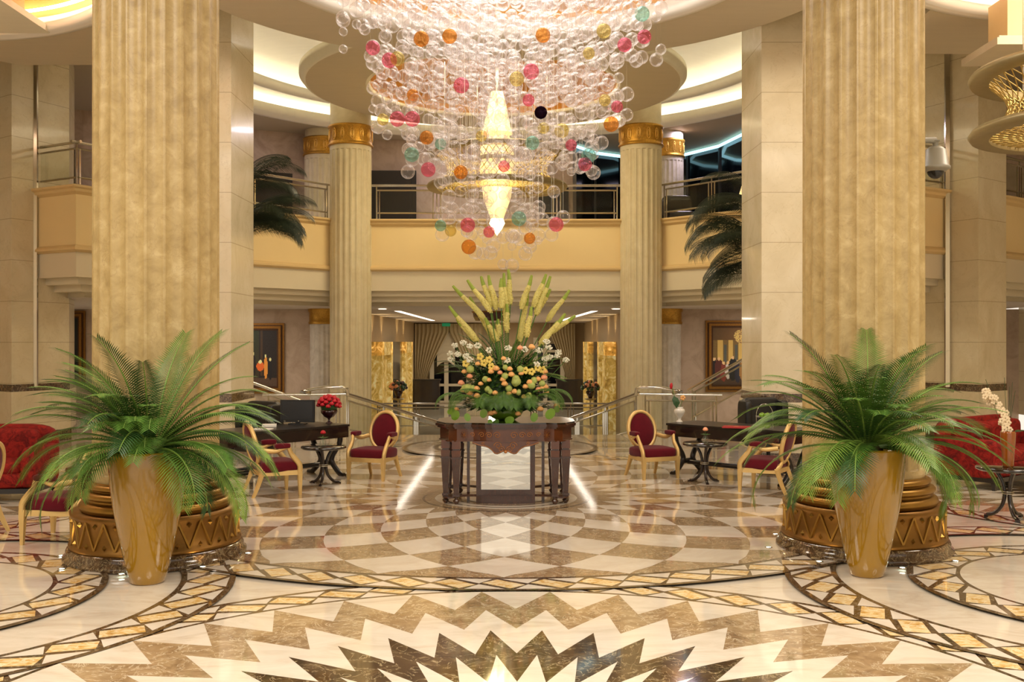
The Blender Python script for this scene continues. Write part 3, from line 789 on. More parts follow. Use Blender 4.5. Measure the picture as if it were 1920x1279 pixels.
painting(-8.15, gx(533, 27.95), gz(738, 27.95), gz(606, 27.95), 27.98, paint_dark, 'dark oil painting of a lamplit gathering in a gilt frame, left of the far columns')
painting(gx(1323, 27.95), 7.6, gz(735, 27.95), gz(601, 27.95), 27.98, paint_ball, 'large oil painting of a ballroom crowd in a gilt frame, right of the far columns')
painting(-13.4, gx(160, 27.95), gz(722, 27.95), gz(583, 27.95), 27.98, paint_port, 'dark framed painting glimpsed between the left pier and the left big column')

# ================================================================== HALL
def onyxpanel(s, wx, y0, y1, label):
    t = thing('onyx_light_panel', label, 'light panel', (wx, (y0+y1)/2, -.9))
    m = MB(); x0, x1 = sorted((wx, wx+s*.35)); m.box(x0, x1, y0, y0+.55, -.9, 2.0); m.box(x0, x1, y1-.55, y1, -.9, 2.0); m.box(x0, x1, y0, y1, 1.55, 2.0)
    m.box(*sorted((wx+s*.12, wx+s*.3)), y0+1.0, y0+1.6, -.9, 1.4); m.build('onyx_frame', ['onyxlit'], t, True)
    m = MB(); x0, x1 = sorted((wx, wx+s*.12)); m.box(x0, x1, y0+.55, y1-.55, -.9, 1.55); m.build('recess', ['darkmarble'], t, True)
    for yy in (y0+.3, y1-.3): light('panel_uplight', 'SPOT', (wx+s*.2, yy, 2.04), 30, 'ffdfa8', .05, rot=(PI, 0, 0), spot_size=1.5, spot_blend=.9)
for s, wx, nm in ((1, -4.58, 'left'), (-1, 3.38, 'right')):
    onyxpanel(s, wx, 33.0, 36.0, 'backlit gold onyx panel nearer the camera on the %s hall wall' % nm)
    onyxpanel(s, wx, 40.2, 43.2, 'backlit gold onyx panel farther back on the %s hall wall' % nm)
    m = MB(); x0, x1 = sorted((wx, wx+s*.25)); m.box(x0, x1, 36.3, 39.9, -.9, 2.0)
    tag(m.build('marble_wall_panel', ['darkmarble'], loc=(wx, 38, -.9)), 'dark marble panel between the two onyx panels on the %s hall wall' % nm, 'wall panel')
    # reception desk
    x0, x1 = sorted((wx+s*.3, wx+s*1.45))
    t = thing('reception_desk', 'dark brown reception desk at the back of the hall, %s side' % nm, 'desk', ((x0+x1)/2, 43.8, -.9))
    m = MB(); m.box(x0, x1, 43.5, 44.2, -.9, .33); m.build('body', ['darkwood'], t, True)
    m = MB(); m.box(x0-.04, x1+.04, 43.45, 44.25, .33, .38); m.build('counter_top', ['blackwood'], t, True)
    # small flower stand
    fx = wx+s*.72; fy = 34.4
    t = thing('flower_stand', 'dark flower bouquet on a slim stand by the %s hall onyx panel' % nm, 'flowers', (fx, fy, -.9))
    m = MB(); m.lathe([(.2, -.9), (.03, -.85), (.03, .0), (.2, .05), (.2, .08), (.0, .08)], (fx, fy, 0), 20); m.build('stand', ['bronze_ring'], t, True)
    m = MB(); m.lathe([(.06, .08), (.16, .3), (.13, .34)], (fx, fy, 0), 20); m.build('vase', ['winered'], t, True)
    m = MB()
    for i in range(40):
        a = random.random()*6.28; e = random.random()*1.3; r = .28
        m.ball((fx+r*math.cos(a)*math.cos(e), fy+r*math.sin(a)*math.cos(e), .38+r*math.sin(e)), .06, i % 3, 8, 6)
    m.build('blooms', ['leafC', 'winered', 'roseP'], t, True)
    # strip light in the ceiling, downlight
    X0, X1 = (gx(745, 29.5), gx(812, 43)) if s > 0 else (gx(1115, 29.5), gx(1052, 43))
    m = MB(); m.add([(X0-.09, 29.5, 2.893), (X0+.09, 29.5, 2.893), (X1+.09, 43, 2.893), (X1-.09, 43, 2.893)], [(3,2,1,0)])
    tag(m.build('ceiling_strip_light', ['lamp'], loc=(X0, 36, 2.89)), 'long white strip light in the hall ceiling, %s of the flowers' % nm, 'ceiling light')
    xx = gx(717 if s > 0 else 1155, 27.4)
    m = MB(); m.lathe([(.12, 2.88), (.09, 2.885), (.0, 2.885)], (xx, 27.4, 0), 20, flip=True)
    tag(m.build('downlight', ['lamp'], loc=(xx, 27.4, 2.89)), 'round downlight at the %s front corner of the hall ceiling' % nm, 'ceiling light')
# back windows with curtains
def curtain(x0, x1, y, z0, z1, side, label):
    t = thing('curtain', label, 'curtain', ((x0+x1)/2, y, z0))
    m = MB(); n = 48; rows = 26; vs = []
    for j in range(rows+1):
        v = j/rows; z = z0+(z1-z0)*v
        # pinched by a tieback at v=.28
        w = 1.0 if v > .9 else (.34+.66*min(1, abs(v-.28)/.62)**1.2 if v > .28 else .34+.16*(.28-v)/.28)
        for i in range(n+1):
            u = i/n
            xx = (x0+(x1-x0)*u*w) if side > 0 else (x1-(x1-x0)*u*w)
            vs.append((xx, y-.06-.05*math.sin(u*52+v*2), z))
    m.add(vs, [(j*(n+1)+i, j*(n+1)+i+1, (j+1)*(n+1)+i+1, (j+1)*(n+1)+i) for j in range(rows) for i in range(n)], 0, True)
    m.build('drape', ['curtain'], t, True)
    zc = z0+(z1-z0)*.28; xc = x0+.17*(x1-x0) if side > 0 else x1-.17*(x1-x0)
    m = MB(); m.lathe([(.22*(x1-x0), zc-.05), (.23*(x1-x0), zc), (.22*(x1-x0), zc+.05)], (xc, y-.06, 0), 24); m.build('tieback', ['mould'], t, True)
for k, (x0, x1) in enumerate(((gx(806, 47.9), gx(880, 47.9)), (gx(1000, 47.9), gx(1056, 47.9)))):
    m = MB(); m.box(x0, x1, 47.9, 47.96, -.9, 1.9); w = struct(m.build('window_%d' % (k+2), ['night']))
    m = MB()
    for x in (x0, (x0+x1)/2-.25, x1-.14): m.box(x, x+.2, 47.8, 47.9, -.9, 2.2)
    for zz in (-.9, -.1, 1.5): m.box(x0, x1, 47.82, 47.9, zz, zz+.12)
    m.build('window_frame', ['winframe'], w)
curtain(gx(778, 47.5), gx(842, 47.5), 47.6, -.8, 2.85, 1, 'striped curtain gathered by a tieback left of the hall doors')
curtain(gx(1030, 47.5), gx(1078, 47.5), 47.6, -.8, 2.85, -1, 'striped curtain gathered by a tieback right of the hall doors')
curtain(gx(842, 47.4), gx(905, 47.4), 47.55, -.8, 2.85, -1, 'striped curtain directly behind the left of the flower arrangement')
m = MB(); n = 20; rows = 16; vs = []
for j in range(rows+1):
    for i in range(n+1):
        u = i/n*2-1; v = j/rows
        vs.append((gx(836, 47.6)+u*.42, 47.66+.03*math.sin(j*2.4), 1.05+1.4*v-.25*(u*u)*(1-v)+.02*math.cos(j*2.4)))
m.add(vs, [(j*(n+1)+i, j*(n+1)+i+1, (j+1)*(n+1)+i+1, (j+1)*(n+1)+i) for j in range(rows) for i in range(n)], 0, True)
tag(m.build('ruched_blind', ['sheer'], loc=(gx(836, 47.6), 47.6, 1.3)), 'cream ruched blind above the left hall door', 'blind')
m = MB(); m.box(gx(829, 47.3), gx(844, 47.3), 47.25, 47.35, gz(612, 47.3), gz(606, 47.3))
tag(m.build('exit_sign', ['exit'], loc=(gx(836, 47.3), 47.3, 2.6)), 'small green sign above the ruched blind at the back of the hall', 'sign')
t = thing('wooden_ceiling_lantern', 'dark wooden lantern under the hall ceiling behind the tall flower spikes', 'lantern', (gx(918, 30), 30, 2.6))
m = MB(); m.lathe([(.0, 2.62), (.42, 2.62), (.48, 2.74), (.5, 2.88)], (gx(918, 30), 30, 0), 8, smooth=False); m.build('body', ['walnut2'], t, True)
m = MB(); m.lathe([(.52, 2.86), (.54, 2.9)], (gx(918, 30), 30, 0), 8, smooth=False); m.build('rim', ['frame'], t, True)

# ================================================================== UPSTAIRS THINGS
def lamp(x, y, z, s, label):
    t = thing('table_lamp', label, 'lamp', (x, y, z))
    m = MB(); m.lathe([(.0, 0), (.2, 0), (.26, .12), (.24, .3), (.08, .4), (.03, .42), (.03, .5)], (0, 0, 0), 24); m.build('base', ['sheer'], t)
    m = MB(); m.lathe([(.24, .48), (.12, .9)], (0, 0, 0), 32); m.build('shade', ['shadeglow'], t)
    t.scale = (s, s, s)
    c = MB(); c.lathe([(.0, 4.98), (.35, 4.98), (.35, z), (.0, z)], (x, y, 0), 24)
    tag(c.build('side_table', ['darkwood'], loc=(x, y, 4.98)), 'dark upstairs side table under the %s lamp' % ('left' if x < 0 else 'right'), 'table')
lamp(gx(458, 25.5), 25.5, 5.25, .85, 'lit table lamp upstairs behind the left balcony railing')
lamp(gx(1402, 25.0), 25.0, 5.25, .85, 'lit table lamp upstairs behind the right balcony railing')
def sofa_small(x, y, label, mat='darkwood', ang=0):
    t = thing('upstairs_armchair', label, 'armchair', (x, y, 4.98), ang)
    m = MB(); m.rbox(0, 0, .2, .8, .75, .4, .1); m.build('seat', [mat], t)
    m = MB(); m.rbox(0, .34, .5, .8, .22, .75, .1); m.build('backrest', [mat], t)
sofa_small(gx(1275, 26.2), 26.4, 'dark armchair upstairs behind the right balcony railing')
sofa_small(-8.0, 25.4, 'pale armchair upstairs behind the big left column', 'whitetrim', .5)

# ---- glowing chandelier with brass mesh basket
def basket(x, y, z, R, label, cone=True):
    t = thing('basket_chandelier', label, 'chandelier', (x, y, z))
    for k, (zz, nm) in enumerate(((.36, 'upper_ring'), (-.36, 'lower_ring'))):
        m = MB(); m.lathe([(R*.86, zz-.05), (R, zz-.05), (R*1.02, zz), (R, zz+.05), (R*.86, zz+.05), (R*.86, zz-.05)], (0, 0, 0), 72); m.build(nm, ['bronze_ring'], t)
    m = MB(); n = 54
    for s in (-1, 1):
        for i in range(n):
            a = 2*PI*i/n; pts = []
            for j in range(7):
                v = j/6; aa = a+s*v*.42; r = R*(.88-.16*math.sin(v*PI))
                pts.append((r*math.cos(aa), r*math.sin(aa), -.34+.68*v))
            m.tube(pts, .009, 4, cap=False)
            pts = [(R*.88*(1-v*.62)*math.cos(a+s*v*.5), R*.88*(1-v*.62)*math.sin(a+s*v*.5), -.36-.05*math.sin(v*PI/2)) for v in (0, .5, 1)]
            m.tube(pts, .008, 4, cap=False)
    m.build('wire_mesh', ['mesh'], t)
    if cone:
        m = MB(); m.lathe([(.13, 1.7), (.2, 1.4), (.3, .9), (.34, .8)], (0, 0, 0), 32); m.build('upper_glass', ['coneglass'], t)
        m = MB(); m.lathe([(.34, .28), (.4, .1), (.37, -.0), (.3, -.6), (.14, -1.05)], (0, 0, 0), 32)
        m.lathe([(.26, .75), (.37, .55), (.36, .3)], (0, 0, 0), 32); m.build('lower_glass', ['coneglass'], t)
        m = MB(); m.lathe([(.13, -1.03), (.17, -1.15), (.1, -1.28), (.0, -1.42)], (0, 0, 0), 20); m.build('crystal_tip', ['conehot'], t)
        m = MB(); m.lathe([(.41, .2), (.42, .26), (.4, .3)], (0, 0, 0), 32); m.build('collar', ['bronze_ring'], t)
    m = MB()
    for i in range(4): m.tube([(R*.8*math.cos(i*PI/2+.4), R*.8*math.sin(i*PI/2+.4), .4), (R*.8*math.cos(i*PI/2+.4), R*.8*math.sin(i*PI/2+.4), 8.1-z if cone else ZC-z)], .008, 4)
    if cone: m.tube([(0, 0, 1.6), (0, 0, 8.1-z)], .03, 8)
    m.build('cable', ['steel'], t)
    return t
basket(gx(932, 22), 22, 5.72, 1.5, 'glowing cone chandelier in a brass mesh basket behind the glass bubbles')
basket(7.45, 12.6, 5.02, 1.6, 'brass mesh basket chandelier with two rings at the right edge', cone=False)

# ---- bubble chandelier
BX, BY = -.12, 13.1
t = thing('bubble_chandelier', 'huge chandelier of hanging clear and coloured glass bubbles above the flower table', 'chandelier', (BX, BY, 7.0))
m = MB(); m.lathe([(2.2, 7.92), (2.2, 8.0), (.0, 8.0)], (BX, BY, 0), 64); m.lathe([(.0, 7.92), (2.2, 7.92)], (BX, BY, 0), 64, flip=True); m.build('ceiling_plate', ['bronze_ring'], t, True)
def zbot(r):
    if r < .22: return 3.0
    if r < .45: return 3.12+random.random()*.25
    if r < .86: return 3.36+random.random()*.25
    if r < 1.3: return 4.15+random.random()*.45
    if r < 1.68: return 4.72+random.random()*.3
    return 5.75+random.random()*.35
balls = []; th = MB(); sp = .255
rnd = random.Random(11)
i = 0
for a in range(-10, 11):
    for b_ in range(-12, 13):
        x = sp*(a+.5*(b_ % 2))+rnd.uniform(-.05, .05); y = sp*.866*b_+rnd.uniform(-.05, .05); r = math.hypot(x, y)
        if r > 2.1: continue
        if 1.32 < r < 1.4 or 1.72 < r < 1.78: continue
        if r > 1.7 and rnd.random() < .25: continue
        random.seed(i); i += 1
        zb = zbot(r); z = zb
        th.add([(BX+x-.0012, BY+y, zb), (BX+x+.0012, BY+y, zb), (BX+x+.0012, BY+y, 7.92), (BX+x-.0012, BY+y, 7.92)], [(0,1,2,3)])
        th.add([(BX+x, BY+y-.0012, zb), (BX+x, BY+y+.0012, zb), (BX+x, BY+y+.0012, 7.92), (BX+x, BY+y-.0012, 7.92)], [(0,1,2,3)])
        gap = .34
        first = True
        while z < 6.9:
            rad = rnd.choice((.058, .07, .082, .092, .092))
            balls.append((BX+x, BY+y, z, rad, first)); first = False
            k = 1.0 if z > 4.8 else 1.35
            z += rad*2+rnd.random()*rnd.random()*.75*k+.02
th.build('thread', ['steel'], t, True)['kind'] = 'stuff'
balls.sort(key=lambda q: q[1])
proto = MB(); proto.ball((0, 0, 0), 1., 0, 20, 14)
def ballmesh(mat, nm):
    o = proto.build(nm, [mat], t); return o
base = {}
kinds = {'g_clear': 'clear glass bubble', 'g_pink': 'pink glass bubble', 'g_amber': 'amber glass bubble', 'g_yellow': 'pale yellow glass bubble', 'g_green': 'aqua glass bubble', 'g_dark': 'dark purple glass bubble'}
# coloured bubbles where the photograph has them (x, y, kind)
colored = [(803, 318, 'g_pink'), (773, 223, 'g_pink'), (745, 223, 'g_pink'), (718, 224, 'g_yellow'), (699, 90, 'g_pink'), (790, 73, 'g_amber'), (843, 68, 'g_amber'), (745, 110, 'g_yellow'), (730, 113, 'g_pink'), (774, 178, 'g_amber'),
 (1018, 66, 'g_amber'), (996, 134, 'g_pink'), (969, 148, 'g_yellow'), (991, 188, 'g_pink'), (1014, 211, 'g_dark'), (1171, 84, 'g_pink'), (1208, 69, 'g_pink'), (1146, 233, 'g_amber'), (1157, 200, 'g_pink'), (1134, 188, 'g_yellow'),
 (1204, 26, 'g_green'), (1132, 58, 'g_yellow'), (1104, 100, 'g_yellow'), (865, 160, 'g_pink'), (800, 258, 'g_amber'), (826, 270, 'g_green'), (772, 290, 'g_green'), (864, 323, 'g_amber'), (1019, 240, 'g_yellow'), (1053, 245, 'g_yellow'),
 (903, 255, 'g_yellow'), (998, 268, 'g_green'), (1071, 272, 'g_pink'), (1104, 292, 'g_green'), (1097, 308, 'g_pink'), (973, 410, 'g_green'), (1043, 421, 'g_pink'), (917, 435, 'g_pink'), (877, 422, 'g_pink'), (845, 433, 'g_yellow'),
 (826, 423, 'g_green'), (879, 463, 'g_amber'), (993, 447, 'g_amber'), (945, 312, 'g_pink')]
n = 0
for (px, py, kd) in colored:
    D = BY-math.sqrt(max(0, 1.0-((px-943)/330)**2))*(1.9 if py < 240 else 1.0)*.8
    x, y, z = W(px, py, D); rad = rnd.choice((.07, .085, .09))*(1 if kd != 'g_dark' else 1.05)
    if kd not in base:
        o = base[kd] = ballmesh(kd, 'glass_bubble')
    else:
        o = base[kd].copy(); C.objects.link(o); o.parent = t
    o.location = (x-BX, y-BY, z-7.0); o.scale = (rad,)*3
    o['label'] = kinds[kd]; n += 1
rest = MB(); k = 0
for (x, y, z, rad, first) in balls:
    if n < 100 and (first or rnd.random() < .08) and y < BY+.3:
        if 'g_clear' not in base: o = base['g_clear'] = ballmesh('g_clear', 'glass_bubble')
        else:
            o = base['g_clear'].copy(); C.objects.link(o); o.parent = t
        o.location = (x-BX, y-BY, z-7.0); o.scale = (rad,)*3; n += 1
    else: rest.ball((x, y, z), rad, 0, 14, 10)
o = rest.build('glass_bubbles', ['g_clear'], t, True); o['kind'] = 'stuff'
print('BUBBLES', len(balls))
random.seed(21)

# ---- surveillance camera
cxm, cym = gx(1754, 10.4), 10.4
t = thing('surveillance_camera', 'grey dome surveillance camera on a bracket beside the big right column', 'camera', (cxm, cym, gz(300, cym)))
zc = gz(300, cym)
m = MB(); m.lathe([(.0, .14), (.06, .135), (.105, .10), (.13, -.06), (.145, -.07), (.145, -.095), (.12, -.1), (.1, -.12), (.0, -.12)][::-1], (cxm, cym, zc), 32); m.build('housing', ['camgrey'], t, True)
m = MB(); m.ball((cxm, cym, zc-.11), .085, 0, 20, 12); m.build('dome', ['screen'], t, True)
m = MB(); m.lathe([(.03, .13), (.03, .19), (.045, .19), (.045, .2)], (cxm, cym, zc), 16); m.tube([(cxm, cym, zc+.2), (cxm-.1, cym-.02, zc+.2), (cxm-.28, cym-.07, zc+.17)], [.035, .03, .05], 8); m.build('bracket', ['camgrey'], t, True)

# ================================================================== PALMS
def frond(mb, base, az, el, L, droop, ll, n, wid=.011, mi=0, vang=.5, rmi=1, curl=0., seed=0):
    rn = random.Random(seed)
    p = Vector(base); pts = [p.copy()]; tang = []; steps = 16; e = el; a = az
    for i in range(steps):
        d = Vector((math.cos(e)*math.cos(a), math.cos(e)*math.sin(a), math.sin(e)))
        tang.append(d); p = p+d*(L/steps); pts.append(p.copy())
        e -= droop/steps*(.35+1.5*i/steps); a += curl/steps
    tang.append(tang[-1])
    mb.tube(pts, [.010*(1-i/(steps+1.5))+.002 for i in range(steps+1)], 5, rmi)
    for k in range(n):
        t_ = .12+.87*k/(n-1); f = t_*steps; i = min(int(f), steps-1); w = f-i
        q = pts[i].lerp(pts[i+1], w); d = tang[i].lerp(tang[min(i+1, steps)], w).normalized()
        side = d.cross(Vector((0,0,1)));
        if side.length < .05: side = Vector((-math.sin(a), math.cos(a), 0))
        side.normalize(); upv = side.cross(d).normalized()
        lk = ll*(math.sin(min(1, t_*1.5+.12)*PI*.5)*(1-.62*max(0, t_-.55)/.45))
        ang = math.radians(74-34*t_)
        for s in (-1, 1):
            r1 = 1+rn.uniform(-.08, .08)
            dd = (d*math.cos(ang)+side*s*math.sin(ang)*math.cos(vang)+upv*math.sin(ang)*math.sin(vang)).normalized()
            nn = d.cross(dd).cross(dd).normalized()
            wv = dd.cross(nn).normalized()*wid if False else (d-dd*d.dot(dd)).normalized()*wid
            m1 = q+dd*(lk*.45*r1)-Vector((0,0,lk*.02)); tip = q+dd*(lk*r1)-Vector((0,0,lk*.16))
            mb.add([q-wv*.5, q+wv*.5, m1+wv, m1-wv, tip], [(0,1,2,3),(3,2,4)], mi)
def potted(x, y, label, s=1., seed=3):
    rn = random.Random(seed)
    t = thing('potted_palm', label, 'potted plant', (x, y, 0))
    m = MB(); m.lathe([(.0, 0), (.125, 0), (.14, .015), (.17, .12), (.205, .27), (.242, .45), (.273, .62), (.297, .80), (.31, .96), (.314, 1.08), (.308, 1.10), (.295, 1.095), (.29, 1.0), (.28, .9)], (0, 0, 0), 72); m.build('pot', ['pot'], t)
    m = MB(); m.lathe([(.285, 1.0), (.2, 1.03), (.0, 1.05)], (0, 0, 0), 24); m.ball((0, 0, 1.06), .13, 1, 14, 10, (1, 1, .9), .25); m.build('soil', ['soil', 'bark'], t)
    tot = 62
    for i in range(tot):
        ring = i/tot
        th = math.radians(-12+204*((i*.618034) % 1)); ph = math.radians(-14+80*(((i*.7548) % 1)**1.3))
        dv = Vector((math.cos(th)*math.cos(ph), -math.sin(ph), math.sin(th)*math.cos(ph)+.12)).normalized()
        az = math.atan2(dv.y, dv.x); el = math.asin(dv.z); ring = 1-max(0, el)/1.6
        L = (1.22-.38*max(0, ph)+rn.uniform(-.22, .08))*s
        dr = math.radians(38+52*ring+rn.uniform(-15, 18))
        m = MB(); frond(m, (.05*math.cos(az), .05*math.sin(az), 1.1), az, el, L, dr, .25+rn.uniform(-.02, .03), 54 if ph < .6 else 34, .0052, 0, rn.uniform(.0, .25), 1, rn.uniform(-.3, .3), seed*100+i)
        m.build('frond', [('leafB' if ring > .6 and rn.random() < .6 else ('leafC' if rn.random() < .38 else 'leafA')), 'rachis'], t)
potted(-3.03, 8.43, 'feathery palm in a tall mustard pot in front of the left big column', 1., 3)
potted(3.04, 8.68, 'feathery palm in a tall mustard pot in front of the right big column', 1., 8)
def tallpalm(x, y, zc, label, azs, seed):
    rn = random.Random(seed)
    t = thing('tall_palm', label, 'palm tree', (x, y, 0))
    m = MB(); m.tube([(x, y, 0), (x+.03, y, zc*.5), (x, y, zc)], [.1, .08, .07], 12); m.build('trunk', ['bark'], t, True)
    for i, (az, el, L, dr) in enumerate(azs):
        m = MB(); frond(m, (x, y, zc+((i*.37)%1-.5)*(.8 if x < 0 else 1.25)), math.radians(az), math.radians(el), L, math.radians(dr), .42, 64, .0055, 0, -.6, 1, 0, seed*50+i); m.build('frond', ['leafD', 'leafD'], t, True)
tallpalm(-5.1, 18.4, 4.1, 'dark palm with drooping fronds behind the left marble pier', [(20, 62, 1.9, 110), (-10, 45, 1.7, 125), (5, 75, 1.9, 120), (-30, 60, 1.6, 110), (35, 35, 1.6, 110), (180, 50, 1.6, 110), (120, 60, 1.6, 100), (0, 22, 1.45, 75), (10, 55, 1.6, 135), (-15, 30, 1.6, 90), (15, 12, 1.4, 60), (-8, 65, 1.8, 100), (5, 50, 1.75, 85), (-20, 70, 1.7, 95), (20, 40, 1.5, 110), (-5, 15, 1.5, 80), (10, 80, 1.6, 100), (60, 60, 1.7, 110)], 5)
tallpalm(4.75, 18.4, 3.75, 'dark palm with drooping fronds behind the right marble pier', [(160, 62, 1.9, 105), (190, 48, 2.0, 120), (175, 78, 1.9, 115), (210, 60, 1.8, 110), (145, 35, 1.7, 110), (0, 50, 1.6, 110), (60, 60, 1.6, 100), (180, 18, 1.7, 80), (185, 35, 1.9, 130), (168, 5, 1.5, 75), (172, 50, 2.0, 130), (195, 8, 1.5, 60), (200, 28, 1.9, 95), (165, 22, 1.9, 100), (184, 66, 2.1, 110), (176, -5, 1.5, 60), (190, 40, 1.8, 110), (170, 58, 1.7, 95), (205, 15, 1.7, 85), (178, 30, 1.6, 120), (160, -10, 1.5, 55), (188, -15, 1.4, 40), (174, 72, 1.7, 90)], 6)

# floor uplights round the columns
for i, (px, py) in enumerate(((115, 1047), (116, 1072), (228, 1082), (380, 1068), (465, 1042), (1454, 1006), (1441, 1031), (1536, 1058), (1692, 1070), (1792, 1057), (1778, 1029))):
    x, y = fl(px, py)
    t = thing('floor_uplight', 'small round floor light, number %s around the %s column base' % (('one', 'two', 'three', 'four', 'five', 'six')[i if i < 5 else i-5], 'left' if i < 5 else 'right'), 'floor light', (x, y, 0), 0, 'floor lights around the columns')
    t['label'] = ['round floor light left of the left column base, farther one', 'round floor light left of the left column base, nearer one', 'round floor light just left of the left mustard pot', 'round floor light right of the left mustard pot', 'round floor light at the right side of the left column base', 'round floor light at the left side of the right column base, farther one', 'round floor light at the left side of the right column base, nearer one', 'round floor light left of the right mustard pot', 'round floor light just right of the right mustard pot', 'round floor light right of the right column base, nearer one', 'round floor light right of the right column base, farther one'][i]
    m = MB(); m.lathe([(.034, .02), (.036, .026), (.024, .028)], (0, 0, 0), 20); m.build('rim', ['chrome'], t)
    m = MB(); m.lathe([(.024, .025), (.0, .026)], (0, 0, 0), 20); m.build('lens', ['spotled'], t)
    cx0, cy0 = (-3.33, 9.5) if i < 5 else (3.4, 9.82)
    d = Vector((cx0-x, cy0-y, 0)).normalized()
    l = light('uplight', 'SPOT', (x+d.x*.01, y+d.y*.01, .05), 1.8, 'ffd9a0', .02, spot_size=1.7, spot_blend=.8)
    l.rotation_euler = Vector((d.x*.55, d.y*.55, 1)).to_track_quat('-Z', 'Y').to_euler()
# ================================================================== CHAIRS
def catmull(pts, n=6):
    P = [Vector(p) for p in pts]; out = []
    for i in range(len(P)-1):
        a = P[max(i-1, 0)]; b = P[i]; c = P[i+1]; d = P[min(i+2, len(P)-1)]
        for k in range(n):
            t = k/n
            out.append(.5*((2*b)+(-a+c)*t+(2*a-5*b+4*c-d)*t*t+(-a+3*b-3*c+d)*t**3))
    out.append(P[-1]); return out
def make_chair(label):
    t = thing('oval_back_armchair', label, 'armchair', (0, 0, 0), 0, 'gold framed oval-back armchairs')
    # seat plan trapezoid
    pl = [(-.29, -.25), (.29, -.25), (.23, .23), (-.23, .23)]
    m = MB(); m.prism([(-.30, -.265), (-.15, -.285), (0, -.29), (.15, -.285), (.30, -.265), (.235, .245), (-.235, .245)], .285, .345); m.build('seat_frame', ['chairgold'], t)
    m = MB(); m.rbox(0, -.015, .395, .57, .50, .15, .1, puff=.3); m.build('seat', ['velvet'], t)
    for s in (-1, 1):
        m = MB(); m.tube([(s*.278, -.255, 0), (s*.278, -.25, .285), (s*.278, -.245, .35)], [.022, .040, .042], 4, 0, False, PI/4); m.build('leg', ['chairgold'], t)
        m = MB(); m.tube(catmull([(s*.25, .36, 0), (s*.235, .285, .16), (s*.22, .225, .33)], 5), [.018]+[.022+.0016*i for i in range(10)], 4, 0, False, PI/4); m.build('leg', ['chairgold'], t)
        m = MB(); pts = catmull([(s*.285, -.25, .33), (s*.29, -.24, .42), (s*.285, -.14, .55), (s*.30, -.09, .645), (s*.295, -.02, .635), (s*.275, .08, .60), (s*.225, .24, .62)], 6)
        m.tube(pts, [.036]*12+[.031]*(len(pts)-12), 6, 0, True, 0, flat=.75); ar = m.build('arm', ['chairgold'], t)
        m = MB(); m.rbox(s*.295, -.015, .668, .085, .20, .06, .03, puff=.3); m.build('arm_pad', ['velvet'], ar)
        m = MB(); m.tube(catmull([(s*.235, .2, .33), (s*.19, .25, .38), (s*.12, .265, .43)], 5), [.045-.0025*i for i in range(11)], 6, 0, True, 0, flat=.5); m.build('back_support', ['chairgold'], t)
    # oval back, tilted
    def OV(rx, rz, th, y): 
        a = math.radians(th); return Vector((rx*math.cos(a), y, rz*math.sin(a)))
    R = Matrix.Translation((0, .30, .69)) @ Matrix.Rotation(math.radians(-13), 4, 'X')
    m = MB(); n = 40; vs = []; sec = [(.0, -.022), (.022, -.03), (.045, -.018), (.05, .0), (.045, .018), (.022, .03), (.0, .022), (-.004, 0)]
    for i in range(n):
        a = 2*PI*i/n
        for (e, y) in sec: vs.append(((.20+e)*math.cos(a), y, (.255+e)*math.sin(a)))
    q = len(sec); m.add(vs, [(i*q+k, ((i+1) % n)*q+k, ((i+1) % n)*q+(k+1) % q, i*q+(k+1) % q) for i in range(n) for k in range(q)], 0, True); m.xf(R); m.build('back_frame', ['chairgold'], t)
    m = MB(); m.ball((0, 0, 0), 1, 0, 28, 12, (.202, .045, .257)); m.xf(R); m.build('backrest', ['velvet'], t)
    return t
ch0 = make_chair('gold armchair with burgundy oval back facing the camera, left of the flower table')
def place(c, fr, bk, label=None):
    mx, my = (fr[0]+bk[0])/2, (fr[1]+bk[1])/2; fx, fy = fr[0]-bk[0], fr[1]-bk[1]
    rz = math.atan2(fx, -fy)
    if c is None: return dup(ch0, (mx, my, 0), rz, label)
    c.location = (mx, my, 0); c.rotation_euler = (0, 0, rz)
place(ch0, (-2.085, 14.44), (-1.90, 14.92))
place(None, (-2.88, 13.34), (-3.32, 13.08), 'gold armchair seen from behind at the computer desk, facing right')
place(None, (2.145, 14.56), (1.945, 15.05), 'gold armchair with burgundy oval back facing the camera, right of the flower table')
place(None, (3.145, 13.58), (3.58, 13.31), 'gold armchair at the right desk partly under the palm fronds, facing left')
place(None, (-4.80, 10.25), (-4.28, 10.2), 'gold armchair beside the left column base, nearest to the camera')
place(None, (-5.95, 10.5), (-5.43, 10.45), 'gold armchair cut off by the left photo edge')

# ================================================================== SIDE TABLES
def side_table(x, y, h, R, label, wood='darkwood'):
    t = thing('pedestal_side_table', label, 'table', (x, y, 0), 0, 'round pedestal side tables')
    k = h/.56
    m = MB(); m.lathe([(.0, .515), (R-.03, .515), (R, .53), (R, .55), (R-.015, .56), (.0, .56)], (0, 0, 0), 48); m.v = [(a, b, c*k) for a, b, c in m.v]; m.build('table_top', ['ebony'], t)
    for i in range(3):
        a = 2*PI*i/3+.5; c, s = math.cos(a), math.sin(a)
        pts = catmull([(c*.13, s*.13, .515), (c*.06, s*.06, .40), (c*.035, s*.035, .27), (c*.06, s*.06, .15), (c*.14, s*.14, .06), (c*.22, s*.22, .035)], 5)
        m = MB(); m.tube([(p.x, p.y, p.z*k) for p in pts], .022, 6, 0, True); m.obox((c*.225, s*.225, .02), (c, s), (.04, .04, .04)); m.build('leg', [wood], t)
    m = MB(); m.lathe([(.058, .27*k), (.066, .275*k), (.058, .28*k)], (0, 0, 0), 24); m.lathe([(.058, .29*k), (.066, .295*k), (.058, .30*k)], (0, 0, 0), 24); m.build('collar', ['steel'], t)
    return t
